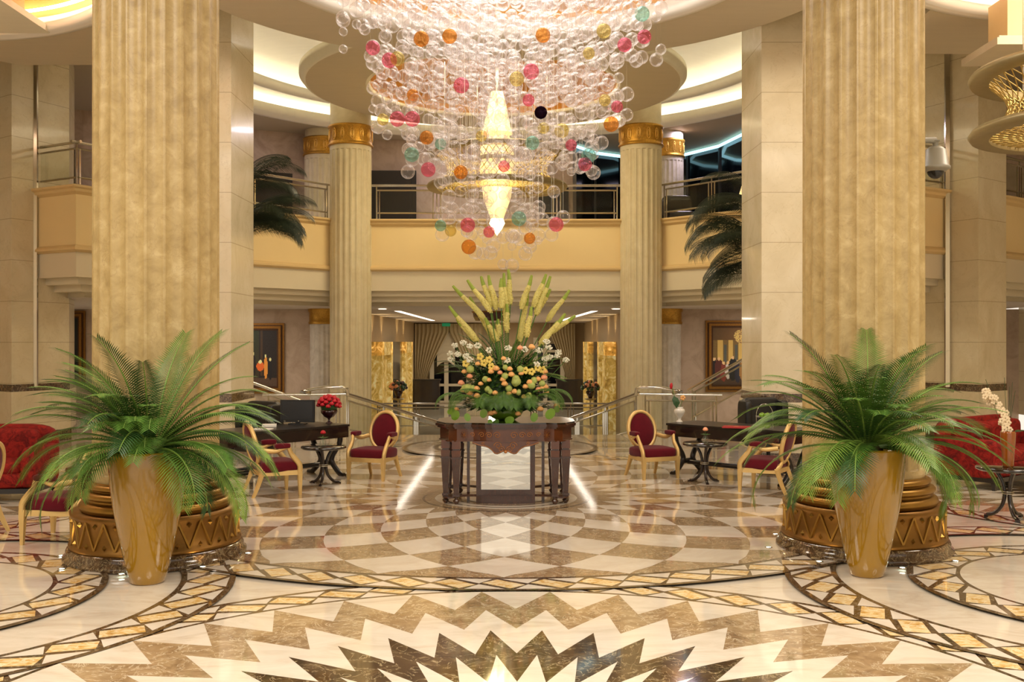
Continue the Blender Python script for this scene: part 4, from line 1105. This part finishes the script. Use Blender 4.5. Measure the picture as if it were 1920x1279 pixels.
side_table(-2.62, 14.1, .555, .315, 'round dark pedestal table with a red rose beside the computer desk')
side_table(2.71, 14.25, .585, .31, 'round dark pedestal table with a peach rose beside the right desk')
side_table(5.58, 11.4, .60, .34, 'round dark pedestal table with an amber vase at the right edge')
def rosebud(m, c, r, mi, mg=None):
    m.ball(c, r, mi, 10, 7, (1, 1, .85), .12)
    for i in range(5):
        a = i*1.256; m.ball((c[0]+r*.45*math.cos(a), c[1]+r*.45*math.sin(a), c[2]-r*.15), r*.72, mi, 8, 6, (1, 1, .8), .1)
def leafblade(m, b, d, L, w, mi):
    b = Vector(b); d = Vector(d).normalized(); s = d.cross(Vector((0,0,1)));
    if s.length < .1: s = Vector((1,0,0))
    s.normalize()
    m.add([b, b+d*L*.4+s*w, b+d*L-Vector((0,0,L*.2)), b+d*L*.4-s*w, b+d*L*.45+Vector((0,0,-w*.3))], [(0,1,4),(1,2,4),(2,3,4),(3,0,4)], mi)
def bud_vase(x, y, z, rm, label):
    t = thing('rose_in_bud_vase', label, 'vase', (x, y, z))
    m = MB(); m.lathe([(.0, .0), (.035, 0), (.045, .02), (.042, .06), (.025, .09), (.035, .12)], (0, 0, 0), 20); m.build('vase', ['cglass'], t)
    m = MB(); m.tube([(0, 0, .02), (.0, 0, .15)], .004, 5)
    for i in range(9):
        a = i*2.4; leafblade(m, (0, 0, .10), (math.cos(a), math.sin(a), .5), .09, .02, 0)
    m.build('leaves', ['leafA'], t)
    m = MB(); rosebud(m, (0, 0, .19), .034, 0); m.build('rose', [rm], t)
bud_vase(-2.62, 14.05, .555, 'roseR', 'single red rose in a small glass on the left round table')
bud_vase(2.71, 14.2, .585, 'roseP', 'single peach rose in a small glass on the right round table')

# ================================================================== DESKS
def desk(a, b, depth, side, label):
    """a, b: ends of the front edge; side: direction of the back"""
    A = Vector((a[0], a[1], 0)); B = Vector((b[0], b[1], 0)); d = (B-A).normalized(); nrm = Vector((-d.y, d.x, 0))*side; L = (B-A).length
    c = (A+B)/2+nrm*depth/2
    t = thing('writing_desk', label, 'desk', c)
    m = MB(); m.obox((c.x, c.y, .765), d, (L, depth, .03)); m.build('desktop', ['blackwood'], t, True)
    m = MB(); m.obox((c.x, c.y, .67), d, (L-.03, depth-.03, .16)); m.build('apron', ['darkwood'], t, True)
    for e in (A+d*.12, B-d*.12):
        for s in (0, 1):
            p0 = e+nrm*(depth*(.1 if s == 0 else .9)); pm = e+nrm*(depth*(.32 if s == 0 else .68)); mid = e+nrm*(depth*.5)
            pts = catmull([(p0.x, p0.y, .64), (p0.x*.9+pm.x*.1, p0.y*.9+pm.y*.1, .5), (pm.x, pm.y, .30), (pm.x, pm.y, .2), (p0.x, p0.y, .05), ((p0-(mid-p0)*.3).x, (p0-(mid-p0)*.3).y, .03)], 5)
            m = MB(); m.tube(pts, .042, 6, 0, True); m.build('leg', ['blackwood'], t, True)
    e0 = A+d*.12+nrm*depth*.5; e1 = B-d*.12+nrm*depth*.5
    m = MB(); m.tube([(e0.x, e0.y, .18), (e1.x, e1.y, .18)], .035, 6); 
    for e in (e0, e1): m.tube([(e-nrm*depth*.2+Vector((0, 0, .2))), (e+nrm*depth*.2+Vector((0, 0, .2)))], .04, 6)
    m.build('stretcher', ['blackwood'], t, True)
    return t
desk((-3.75, 13.35), (-2.40, 15.0), .78, 1, 'long black desk with computer monitor and red roses behind the left armchairs')
desk((2.31, 15.2), (3.75, 13.75), .78, 1, 'long black desk with red folder and white vase behind the right armchairs')
# monitor
mx, my = gx(558, 15.0), 15.0
t = thing('computer_monitor', 'black flat computer monitor standing on the left desk', 'monitor', (mx, my, .78), -.12)
m = MB(); m.box(-.26, .26, -.02, .02, .03, .36); sh = m.build('casing', ['blackplastic'], t)
m = MB(); m.box(-.235, .235, -.024, -.019, .065, .34); m.build('screen', ['screen'], t)
m = MB(); m.box(-.12, .12, -.08, .1, 0, .015); m.box(-.03, .03, .0, .04, 0, .2); m.build('stand', ['blackplastic'], t)
def text(s, size, loc, rot, mat, parent, name='lettering'):
    cu = bpy.data.curves.new(name, 'FONT'); cu.resolution_u = 3; cu.body = s; cu.size = size; cu.align_x = 'CENTER'; cu.align_y = 'CENTER'; cu.extrude = .0005
    q = bpy.data.objects.new(name, cu); C.objects.link(q); bpy.context.view_layer.update()
    me = bpy.data.meshes.new_from_object(q.evaluated_get(bpy.context.evaluated_depsgraph_get()))
    bpy.data.objects.remove(q); bpy.data.curves.remove(cu); me.name = name; me.materials.clear(); me.materials.append(M[mat])
    o = bpy.data.objects.new(name, me); C.objects.link(o); o.parent = parent; o.location = loc; o.rotation_euler = rot; return o
text('hp', .028, (-.19, -.022, .048), (PI/2, 0, 0), 'steel', t)
m = MB(); m.lathe([(.008, 0), (.006, .002), (0, .002)], (0, 0, 0), 12); m.xf(Matrix.Translation((0.02, -.02, .048)) @ Matrix.Rotation(PI/2, 4, 'X')); m.build('power_button', ['steel'], t)
for k, (px, py, rz, w) in enumerate(((505, 792, .2, .2), (492, 799, -.1, .26))):
    D = 14.6-.5*k
    m = MB(); m.obox((gx(px, D), D, .785+.012*(1-k)), (math.cos(rz), math.sin(rz)), (w, .18, .012+.02*(1-k)))
    tag(m.build('paper_stack', ['paper'], loc=(gx(px, D), D, .78)), ['thick block of white paper left of the monitor', 'flat white sheets on the near end of the left desk'][k], 'paper')
# black desk chair behind left desk
def wing(x, y, rz, label, h=1.12):
    t = thing('desk_chair', label, 'chair', (x, y, 0), rz)
    m = MB(); m.rbox(0, 0, .44, .6, .58, .16, .1, puff=.2); m.build('seat', ['leather'], t)
    m = MB(); m.rbox(0, .27, .78, .66, .15, h-.42, .1)
    for j in range(4):
        for i in range(4): m.ball(((i-1.5+.5*(j % 2)-.25)*.14, .188, .62+j*.13), .014, 1, 8, 6)
    m.build('backrest', ['leather', 'blackplastic'], t)
    for s in (-1, 1):
        m = MB(); m.rbox(s*.31, .17, .84, .12, .30, h-.62, .1); m.build('wing', ['leather'], t)
    m = MB(); m.lathe([(.03, .1), (.03, .38)], (0, 0, 0), 12)
    for i in range(5):
        a = i*1.2566; m.tube([(0, 0, .1), (.28*math.cos(a), .28*math.sin(a), .06)], .02, 6); m.ball((.28*math.cos(a), .28*math.sin(a), .03), .03, 0, 8, 6)
    m.build('star_base', ['blackplastic'], t)
wing(gx(1440, 15.7), 15.68, .25, 'black tufted leather wing chair behind the right desk')
wing(gx(468, 15.2), 15.3, -.5, 'black leather desk chair behind the left palm and desk', 1.05)
# goblet with red roses
gxx, gy = gx(617, 15.2), 15.2
t = thing('red_rose_bouquet', 'dome of red roses in a dark footed goblet on the left desk', 'flowers', (gxx, gy, .78))
m = MB(); m.lathe([(.0, 0), (.055, 0), (.05, .012), (.018, .03), (.015, .06), (.03, .075), (.08, .10), (.125, .16), (.13, .2), (.12, .2)], (0, 0, 0), 32); m.build('goblet', ['winered'], t)
for i in range(34):
    g = i/34; a = i*2.39996; e = math.asin(min(1, g*1.15-.12)) if g*1.15-.12 > -1 else 0
    R = .155; m = MB(); rosebud(m, (R*math.cos(e)*math.cos(a), R*math.cos(e)*math.sin(a), .27+R*.9*math.sin(e)), .034, 0); m.build('rose', ['roseR'], t)
m = MB(); m.ball((0, 0, .26), .13, 0, 14, 10); m.build('foliage', ['leafC'], t)
# white vase with anthurium
vx, vy = gx(1274, 15.35), 15.35
t = thing('white_vase', 'white urn vase with anthurium leaf and blossoms on the right desk', 'vase', (vx, vy, .78))
m = MB(); m.lathe([(.0, 0), (.05, 0), (.05, .015), (.025, .04), (.03, .07), (.07, .13), (.085, .17), (.075, .2), (.05, .215), (.06, .235), (.05, .235)], (0, 0, 0), 32); m.build('urn', ['porcelain'], t)
m = MB(); m.tube(catmull([(0, 0, .2), (-.06, 0, .35), (-.1, 0, .48), (-.13, 0, .56)], 4), .005, 5)
m.tube([(0, 0, .2), (.05, 0, .36)], .004, 5); m.build('stem', ['stem'], t)
m = MB(); m.add([(-.09, -.03, .40), (-.03, -.04, .37), (-.0, -.05, .30), (-.05, -.05, .215), (-.10, -.05, .28), (-.12, -.04, .35), (-.06, -.055, .32)], [(0,1,6),(1,2,6),(2,3,6),(3,4,6),(4,5,6),(5,0,6)]); m.build('leaf', ['leafC'], t)
m = MB(); m.ball((-.125, 0, .55), .03, 0, 8, 6, (.8, .8, 1.6), .3); m.build('red_blossom', ['roseR'], t)
m = MB()
for i in range(5): m.ball((.05+.025*math.cos(i*1.25), 0, .37+.025*math.sin(i*1.25)), .02, 0, 8, 6)
m.build('orange_blossom', ['rose'], t)
# folder
t = thing('red_folder', 'flat red folder lying open-side on the right desk', 'folder', (gx(1381, 14.4), 14.4, .78), -.3)
m = MB(); m.box(-.19, .19, -.13, .13, 0, .018); m.build('cover', ['redfolder'], t)
m = MB(); m.box(-.03, .03, -.008, .008, .018, .0195); m.build('gold_stamp', ['goldprint'], t)
# apple stand
ax, ay = gx(1437, 13.95), 14.05
t = thing('apple_stand', 'two-tier glass stand of green apples on the right desk', 'fruit stand', (ax, ay, .78))
m = MB()
for z in (.02, .17): m.lathe([(.0, z), (.11, z+.005), (.13, z+.02)], (0, 0, 0), 28)
m.build('tiers', ['cglass'], t)
m = MB(); m.tube([(.115*math.cos(a), 0, .2+.16*math.sin(a)) for a in [PI*i/16 for i in range(17)]], .004, 6); m.tube([(.115, 0, 0), (.115, 0, .2)], .004, 6); m.tube([(-.115, 0, 0), (-.115, 0, .2)], .004, 6); m.build('handle', ['chrome'], t)
k = 0
for z in (.065, .215):
    for i in range(4):
        m = MB(); a = i*PI/2+.4; m.ball((0, 0, 0), .038, 0, 12, 8, (1, 1, .9)); m.tube([(0, 0, .03), (.004, 0, .045)], .002, 4, 1)
        o = m.build('green_apple', ['apple', 'bark'], None, loc=None); o.location = (ax+.052*math.cos(a), ay+.052*math.sin(a), .78+z-.012)
        tag(o, 'green apple on the %s tier of the glass stand on the right desk' % ('lower' if z < .1 else 'upper'), 'apple', 'green apples on the %s tier' % ('lower' if z < .1 else 'upper'))
# amber vase with orchid
t = thing('orchid_vase', 'tall amber vase with cream orchids on the right edge pedestal table', 'vase', (gx(1890, 11.35), 11.35, .60))
m = MB(); m.lathe([(.0, 0), (.055, 0), (.06, .02), (.065, .15), (.078, .3), (.08, .38), (.075, .40), (.07, .40)], (0, 0, 0), 32); m.build('vase', ['amber'], t)
m = MB()
pts = catmull([(0, 0, .35), (-.03, 0, .5), (-.10, 0, .66), (-.20, 0, .78), (-.27, 0, .82)], 5); m.tube(pts, .005, 5); m.build('stem', ['stem'], t)
m = MB()
for i, p in enumerate(pts[3:]):
    for j in range(3):
        c = (p.x+random.uniform(-.04, .05), random.uniform(-.04, .04), p.z+random.uniform(-.06, .05))
        for k in range(5):
            a = k*1.256; m.ball((c[0]+.02*math.cos(a), c[1], c[2]+.02*math.sin(a)), .016, 0, 6, 5, (1, .35, 1))
m.build('orchid_blossoms', ['orchid'], t)
m = MB(); leafblade(m, (.02, 0, .38), (1, -.2, .35), .24, .06, 0); leafblade(m, (.02, 0, .38), (.8, .4, .2), .2, .05, 0)
for (dx, h) in ((.05, .95), (.08, .85), (-.04, 1.0), (-.25, .98), (.02, .9)): m.tube(catmull([(0, 0, .35), (dx*.5, 0, .6), (dx, 0, h)], 4), .0025, 4)
m.build('leaves', ['leafC'], t)

# ================================================================== SOFAS
def sofa(x, y, rz, label, Wd=2.1, Dp=.95):
    t = thing('velvet_sofa', label, 'sofa', (x, y, 0), rz)
    m = MB(); m.rbox(0, 0, .27, Wd-.1, Dp-.08, .24, .1); m.build('seat_base', ['velvet_red'], t)
    n = 2
    for i in range(n):
        w = (Wd-.36)/n; m = MB(); m.rbox(-Wd/2+.18+w*(i+.5), -.08, .42, w-.01, Dp-.25, .16, .1, puff=.15); m.build('seat_cushion', ['velvet_red'], t)
        m = MB(); m.rbox(-Wd/2+.18+w*(i+.5), .22, .66, w-.02, .22, .42, .1); m.build('back_cushion', ['velvet_red'], t)
    m = MB(); m.rbox(0, Dp/2-.1, .56, Wd-.04, .2, .72, .1); m.build('backrest', ['velvet_red'], t)
    for s in (-1, 1):
        m = MB(); m.rbox(s*(Wd/2-.1), -.02, .42, .2, Dp-.06, .52, .1); m.build('armrest', ['velvet_red'], t)
    m = MB(); m.box(-Wd/2+.03, Wd/2-.03, -Dp/2+.05, Dp/2-.05, .11, .17); m.build('plinth_rail', ['blackwood'], t)
    for sx in (-1, 1):
        for sy in (-1, 1):
            m = MB(); m.tube([(sx*(Wd/2-.06), sy*(Dp/2-.08), 0), (sx*(Wd/2-.1), sy*(Dp/2-.1), .13)], [.03, .045], 4, 0, False, PI/4); m.build('leg', ['blackwood'], t)
    return t
sofa(-7.0, 12.95, 0.08, 'crushed red velvet sofa at the left edge behind the gold armchair')
s2 = sofa(6.98, 14.45, .66, 'crushed red velvet sofa at the right edge behind the amber vase')
m = MB(); m.rbox(0, 0, .19, .42, .16, .38, .1); m.xf(Matrix.Rotation(.4, 4, 'X'))
tag(m.build('throw_cushion', ['velvet_red'], loc=None), 'plump crushed velvet cushion leaning on the right sofa arm', 'cushion')
bpy.data.objects['throw_cushion'].location = (6.45, 14.2, .5); bpy.data.objects['throw_cushion'].rotation_euler = (0, 0, .66)

# ================================================================== CENTRE TABLE
tx, ty = -.078, 12.78
t = thing('marquetry_centre_table', 'carved walnut centre table with inlay and mirror, holding the flower arrangement', 'table', (tx, ty, 0))
def topoly(k):
    h = [(-.87, -.22), (-.74, -.50), (-.63, -.55), (-.50, -.50)]
    bow = [(-.5+1.0*i/12, -.50-.10*math.sin(PI*i/12)**1.5) for i in range(13)]
    fr = h[:3]+bow+[(-p[0], p[1]) for p in h[:3][::-1]]
    bk = [(-p[0], -p[1]) for p in fr]
    return [(p[0]*k, p[1]*k) for p in fr+bk]
m = MB(); m.prism(topoly(.985), 1.0, 1.018); m.build('table_top', ['ebony'], t)
m = MB(); m.prism(topoly(1.0), .965, 1.0); m.prism(topoly(.975), .945, .965); m.build('top_edge', ['walnut'], t)
m = MB(); m.prism(topoly(.935), .80, .945); m.prism(topoly(.95), .79, .805)
# inlay scrolls on the apron front
ap_start = len(m.f)
def scroll(cx, cz, r, s, y, turns=1.4):
    pts = []
    for i in range(26):
        u = i/25; a = u*turns*2*PI; rr = r*(1-.8*u)
        pts.append((cx+s*rr*math.cos(a), y(cx), cz+rr*math.sin(a)))
    return pts
yf = lambda x: -.935*(.50+.10*max(0, math.sin(PI*(x/.935+.5)))**1.5)-.006 if abs(x) < .46 else -.475
for s in (-1, 1):
    for cx, r in ((.10, .045), (.20, .04), (.29, .035), (.40, .03)): m.tube(scroll(s*cx, .872, r, s, yf), .0035, 5)
    for cx in (.50, .52): 
        for a in range(8): m.tube([(s*.50, -.522, .872), (s*.50+.035*math.cos(a*PI/4), -.522, .872+.045*math.sin(a*PI/4))], .0035, 4)
m.m[ap_start:] = [1]*(len(m.f)-ap_start); m.build('apron', ['walnut2', 'inlay'], t)
# drop ornament under the apron
m = MB(); n = 24; fr = []; 
for i in range(n+1):
    x = -.40+.80*i/n; u = abs(x)/.40
    z = .66+.02*math.cos(u*12) if u < .35 else .66+.12*min(1, (u-.35)/.55)-.02*math.sin(u*9)
    fr.append((x, z))
vs = [(x, -.55, .80) for x, z in fr]+[(x, -.55, z) for x, z in fr]+[(x, -.53, .80) for x, z in fr]+[(x, -.53, z) for x, z in fr]
q = n+1
m.add(vs, [(i, q+i, q+i+1, i+1) for i in range(n)]+[(2*q+i, 2*q+i+1, 3*q+i+1, 3*q+i) for i in range(n)]+[(q+i, 3*q+i, 3*q+i+1, q+i+1) for i in range(n)])
ap_start = len(m.f)
for s in (-1, 1):
    m.tube(scroll(s*.09, .745, .05, s, lambda x: -.557), .004, 5); m.tube(scroll(s*.05, .70, .04, -s, lambda x: -.557), .004, 5); m.tube(scroll(s*.27, .77, .022, s, lambda x: -.557), .003, 5)
    m.tube([(s*a, -.557, b) for a, b in [(p[0], p[1]+.012) for p in fr if p[0] >= 0]], .004, 5)
m.ball((0, -.557, .675), .022, 0, 10, 8); m.m[ap_start:] = [1]*(len(m.f)-ap_start); m.build('drop_pediment', ['walnut2', 'inlay'], t)
# legs
lg = []
for sx in (-1, 1):
    for sy in (-1, 1):
        for (lx, ly, s) in ((.735, .36, 1), (.60, .46, 1)):
            m = MB(); X, Y = sx*lx, sy*ly
            m.tube([(X, Y, .80), (X, Y, .70)], .072, 4, 1, False, PI/4); m.tube([(X, Y, .70), (X, Y, .68)], .06, 4, 0, False, PI/4)
            m.tube([(X, Y, .68), (X, Y, .60)], [.078, .072], 4, 1, False, PI/4); m.tube([(X, Y, .60), (X, Y, .58)], .088, 4, 0, False, PI/4)
            m.tube([(X, Y, .58), (X, Y, .15)], [.075, .042], 4, 0, False, PI/4); m.tube([(X, Y, .15), (X, Y, .12)], .06, 4, 0, False, PI/4)
            o = m.build('leg', ['walnut', 'walnut2'], t)
            f = MB(); f.lathe([(.012, 0), (.022, .01), (.02, .03), (.04, .055), (.04, .07), (.018, .09), (.03, .12)], (X, Y, 0), 12); f.build('foot', ['walnut'], o)
m = MB()
for sy in (-1, 1):
    for sx in (-1, 1):
        m.tube([(sx*.735, sy*.36, .13), (sx*.60, sy*.46, .13), (sx*.36, sy*.36, .12)], .02, 4, 0, False, PI/4)
        m.prism([(sx*.67+.1*math.cos(a), sy*.41+.08*math.sin(a)) for a in [PI*i/8 for i in range(16)]], .10, .118)
m.build('stretcher', ['walnut'], t)
# mirror stand in the middle
m = MB(); y0 = -.36
for (a, b_, c_, d_) in ((-.36, .36, .12, .19), (-.36, -.30, .19, .79), (.30, .36, .19, .79), (-.36, .36, .73, .79)): m.box(a, b_, y0-.02, y0+.05, c_, d_)
m.prism([(-.36, y0+.1)]+[(-.36+.72*i/12, y0-.03-.05*math.sin(PI*i/12)) for i in range(13)]+[(.36, y0+.1)], 0.01, .12)
m.build('mirror_frame', ['walnut'], t)
m = MB(); m.box(-.30, .30, y0, y0+.02, .19, .73); m.build('mirror', ['mirror'], t)
m = MB()
for s in (-1, 1): m.box(s*.46-.018, s*.46+.018, -.30, -.26, .02, .80)
m.build('slim_post', ['walnut'], t)

# ================================================================== FLOWER ARRANGEMENT
fx, fy, fz = tx-.01, ty, 1.018
t = thing('flower_arrangement', 'towering arrangement of yellow foxtail lilies, peach roses and palm leaves on the centre table', 'flowers', (fx, fy, fz))
m = MB(); m.lathe([(.0, 0), (.12, 0), (.2, .05), (.24, .12), (.22, .14)], (0, 0, 0), 32); m.build('bowl', ['apple'], t)
D0 = fy-.1
def AP(px, py, dy=0.):      # picture point on the bouquet -> local coordinates
    D = D0+dy; return Vector((gx(px, D)-fx, D-fy, gz(py, D)-fz))
spk = [((849, 536), (910, 600)), ((842, 574), (895, 640)), ((876, 525), (920, 585)), ((902, 518), (921, 575)), ((916, 516), (930, 580)), ((940, 522), (940, 578)), ((953, 505), (957, 570)), ((945, 512), (948, 600)),
       ((997, 516), (978, 580)), ((1024, 514), (1000, 575)), ((1032, 518), (1005, 590)), ((1032, 542), (1004, 592)), ((1068, 544), (1026, 602)), ((1079, 592), (1032, 625)), ((1046, 602), (1012, 648)), ((881, 557), (928, 642)), ((856, 598), (892, 640)),
       ((910, 596), (933, 640)), ((950, 570), (951, 622)), ((996, 575), (988, 632)), ((984, 606), (972, 645)), ((934, 598), (936, 630)), ((1060, 588), (1016, 645)), ((990, 545), (975, 640))]
rn = random.Random(5)
for i, (tp, bt_) in enumerate(spk):
    dy = rn.uniform(-.15, .2)
    a = AP(*bt_, dy); b = AP(*tp, dy); bend = Vector((.03*(1 if tp[0] > 945 else -1), 0, 0))
    pts = catmull([a, a.lerp(b, .35)-bend*.3, a.lerp(b, .7)+bend*.2, b+Vector((0, 0, .0))], 7)
    n = len(pts); m = MB()
    rs = [.037*(math.sin(min(1, (k+1.5)/6)*PI/2))*(1-.75*(k/n)**1.5)+.004 for k in range(n)]
    m.tube(pts[:15], rs[:15], 9, 0); m.tube(pts[14:], rs[14:], 9, 1)
    for k in range(90):
        u = rn.random()*.62; q = pts[int(u*(n-1))]; ang = rn.random()*6.28; r = rs[int(u*(n-1))]
        m.ball((q.x+r*math.cos(ang), q.y+r*math.sin(ang), q.z+rn.uniform(-.01, .01)), .0085, 0, 5, 4)
    o = m.build('foxtail_lily', ['spike', 'spiketip'], t)
    s = MB(); s.tube([a, a.lerp(Vector((0, 0, .25)), .5), Vector((rn.uniform(-.05, .05), 0, .2))], .006, 5); s.build('stem', ['stem'], o)
roses = [(342, 838), (386, 875), (318, 928), (474, 935), (443, 972), (445, 1030), (541, 905), (556, 838), (598, 812), (628, 846), (650, 900), (665, 935), (657, 733), (705, 816), (719, 860), (700, 1013), (590, 1008), (745, 997), (796, 853), (830, 958), (866, 922), (820, 1038), (932, 898), (980, 885), (990, 838), (935, 980), (990, 960), (998, 1000), (788, 648), (882, 640), (280, 1140), (268, 1155), (555, 1170), (585, 1165), (772, 1175), (950, 1137), (450, 775), (1080, 1110), (335, 985), (965, 968), (388, 1010)]
def onbush(px, py):
    # a point on the front of the bouquet
    x = (px-948)/100.; d = -.30*math.sqrt(max(.0, 1-min(1, x*x)))
    return AP(px, py, d)
for i, (zx, zy) in enumerate(roses):
    px, py = 790+zx/4.2625, 500+zy/4.2625
    c = onbush(px, py); m = MB(); rosebud(m, tuple(c), .030+.004*(i % 3), 0); m.build('rose', ['roseP' if i in (2, 1, 23, 25, 28, 9) else 'rose'], t)
for (zx, zy, r) in ((392, 820, .055), (370, 975, .07), (410, 975, .05), (345, 970, .05), (668, 875, .05), (755, 920, .07), (755, 895, .055), (775, 1005, .045), (860, 1030, .045), (530, 980, .045), (550, 1000, .04), (670, 805, .04), (900, 910, .05), (880, 945, .06), (965, 935, .05), (700, 975, .05), (790, 820, .05), (510, 900, .045)):
    c = onbush(790+zx/4.2625, 500+zy/4.2625); m = MB(); m.ball(tuple(c), r*.85, 0, 12, 9, (1, 1, 1), .25); m.build('hydrangea', ['hydr'], t)
for (zx, zy) in ((470, 720), (500, 770), (540, 745), (560, 800), (355, 775), (880, 840), (830, 830), (930, 810), (970, 825)):
    c = onbush(790+zx/4.2625, 500+zy/4.2625); m = MB()
    for k in range(5): m.ball((c.x+.028*math.cos(k*1.256), c.y, c.z+.028*math.sin(k*1.256)), .022, 0, 7, 5, (1, .4, 1))
    m.build('yellow_orchid', ['yellowfl'], t)
for (zx, zy) in ((268, 630), (334, 608), (385, 635), (228, 695), (292, 700), (238, 740), (360, 715), (388, 748), (540, 668), (695, 650), (828, 660), (940, 668), (1018, 645), (1098, 685), (1080, 715), (1025, 720), (988, 735), (920, 780), (685, 750), (1155, 748), (450, 632), (1000, 600)):
    c = onbush(790+zx/4.2625, 500+zy/4.2625); m = MB()
    for k in range(34):
        a = rn.random()*6.28; r = rn.random()**.5*.042; m.ball((c.x+r*math.cos(a), c.y+rn.uniform(-.02, .02), c.z+r*math.sin(a)*.75), .010, 0, 5, 4)
    o = m.build('white_flower', ['whitefl'], t)
    s = MB(); s.tube(catmull([c, c*.6+Vector((0, 0, -.02)), c*.25+Vector((0, 0, .02))], 4), .004, 4); s.build('stem', ['stem'], o)
# dense dark core foliage
m = MB()
for i in range(2300):
    a = rn.random()*6.28; e = rn.uniform(-.15, 1.25); R = rn.uniform(.28, .52)
    b = (R*1.05*math.cos(a)*math.cos(e*.9), R*.75*math.sin(a)*math.cos(e*.9), .16+.62*math.sin(max(0, e)*1.1)*R/.5)
    leafblade(m, b, (math.cos(a)+rn.uniform(-.4, .4), math.sin(a)+rn.uniform(-.4, .4), rn.uniform(-.3, .7)), rn.uniform(.07, .13), rn.uniform(.015, .03), rn.choice((0, 0, 1)))
m.ball((0, 0, .36), .36, 0, 20, 14, (1.15, .8, .85), .1)
m.build('leafy_filler', ['leafC', 'leafA'], t)
# palm fronds fanning up and out
for i in range(40):
    a = math.radians(180*i/39); az = (0 if a < PI/2 else PI)+rn.uniform(-.5, .5)-.25; el = abs(math.cos(a))
    m = MB(); frond(m, (.1*math.cos(a), rn.uniform(-.05, .1), .5), az, PI/2-el*1.25+rn.uniform(-.1, .1), rn.uniform(.5, .85), rn.uniform(.2, .9), .17, 26, .0045, 0, .2, 0, 0, i)
    m.build('palm_leaf', [rn.choice(('leafA', 'leafA', 'leafB', 'leafC'))], t)
for (px, py, az, L) in ((945, 738, -90, .42), (915, 742, -110, .36), (885, 745, -140, .4), (985, 742, -75, .36), (1010, 742, -40, .42), (870, 742, -170, .45), (1020, 735, -10, .45), (960, 748, -85, .3), (900, 735, 200, .5), (1000, 735, -20, .5), (930, 745, -95, .34)):
    c = AP(px, py, -.28); m = MB(); frond(m, c, math.radians(az), .35, L, 2.0, .18, 24, .0045, 0, -.1, 0, 0, int(px)); m.build('palm_leaf', ['leafA'], t)
def broad(c, r, tilt, mat):
    r *= .75; m = MB(); n = 14; vs = [(0, 0, 0)]
    for k in range(n):
        a = 2*PI*k/n; rr = r*(1+.25*math.cos(a)); vs.append((rr*math.cos(a)*.75, 0, rr*math.sin(a)))
    m.add(vs, [(0, 1+k, 1+(k+1) % n) for k in range(n)]); m.xf(Matrix.Translation(c) @ Matrix.Rotation(tilt, 4, 'Y') @ Matrix.Rotation(.3, 4, 'X')); m.build('broad_leaf', [mat], t)
for (px, py, r, tl) in ((852, 778, .09, .4), (875, 783, .07, -.3), (918, 792, .055, 0), (930, 790, .05, .8), (955, 786, .08, 1.3), (1000, 782, .08, .3), (1030, 775, .10, .6), (845, 770, .07, 1.), (1043, 768, .06, -.4), (905, 775, .08, .2)):
    broad(AP(px, py, -.36), r, tl, rn.choice(('leafB', 'apple', 'leafA')))

# ================================================================== LIGHT AND CAMERA
light('chandelier_light', 'AREA', (0, 13.2, 7.9), 340, 'fff8f0', 3.4)
for (x, y) in ((-8.9, 13.3), (8.3, 12.0)): light('recess_fill', 'AREA', (x, y, 7.9), 420, 'fff0d8', 3.)  # soft fill added inside the side recesses, on top of their cove strips
light('overhead_fill', 'AREA', (0, 3.0, 6.9), 620, 'fff3e4', 4.)  # this and the next two: unseen fill added overhead, not modelled fixtures
light('overhead_fill', 'AREA', (-7, 5.0, 6.9), 380, 'fff3e4', 3.)
light('overhead_fill', 'AREA', (7, 5.0, 6.9), 380, 'fff3e4', 3.)
light('cove_bounce', 'AREA', (OX, OY, 7.95), 250, 'fff0c8', 2.4)
light('hall_light', 'AREA', (-.6, 37, 2.85), 190, 'fff0dc', .5)
light('hall_light', 'AREA', (-.6, 44.5, 2.85), 130, 'fff0dc', .5)  # extra lamp added towards the back to brighten the curtains
for x in (-8, 7.5): light('side_light', 'AREA', (x, 25.8, 2.85), 60, 'fff0e0', 2.)
for x in (-7.5, -1.5, 5): light('mezzanine_light', 'AREA', (x, 28.2 if x > -7 else 26, 7.9), 40, 'f3e6ff', .8)
light('cone_light', 'POINT', (gx(932, 22), 21.2, 5.2), 60, 'ffe0a0', .3)
w = bpy.data.worlds.new('World'); bpy.context.scene.world = w; w.use_nodes = True
w.node_tree.nodes['Background'].inputs[0].default_value = lin('fff2e0'); w.node_tree.nodes['Background'].inputs[1].default_value = 1.0
cam = bpy.data.cameras.new('Camera'); cam.sensor_width = 36; cam.lens = 36*FPX/1920; cam.clip_end = 200
co = bpy.data.objects.new('Camera', cam); C.objects.link(co); co.location = (0, 0, EYE); co.rotation_euler = (PI/2, 0, 0)
cam.shift_y = (HY-639.5)/1920
sc = bpy.context.scene; sc.camera = co
sc.view_settings.view_transform = 'Standard'; sc.view_settings.look = 'None'; sc.view_settings.gamma = 1; sc.view_settings.use_curve_mapping = False
sc.view_settings.exposure = 0.06
sc.cycles.transparent_max_bounces = 40
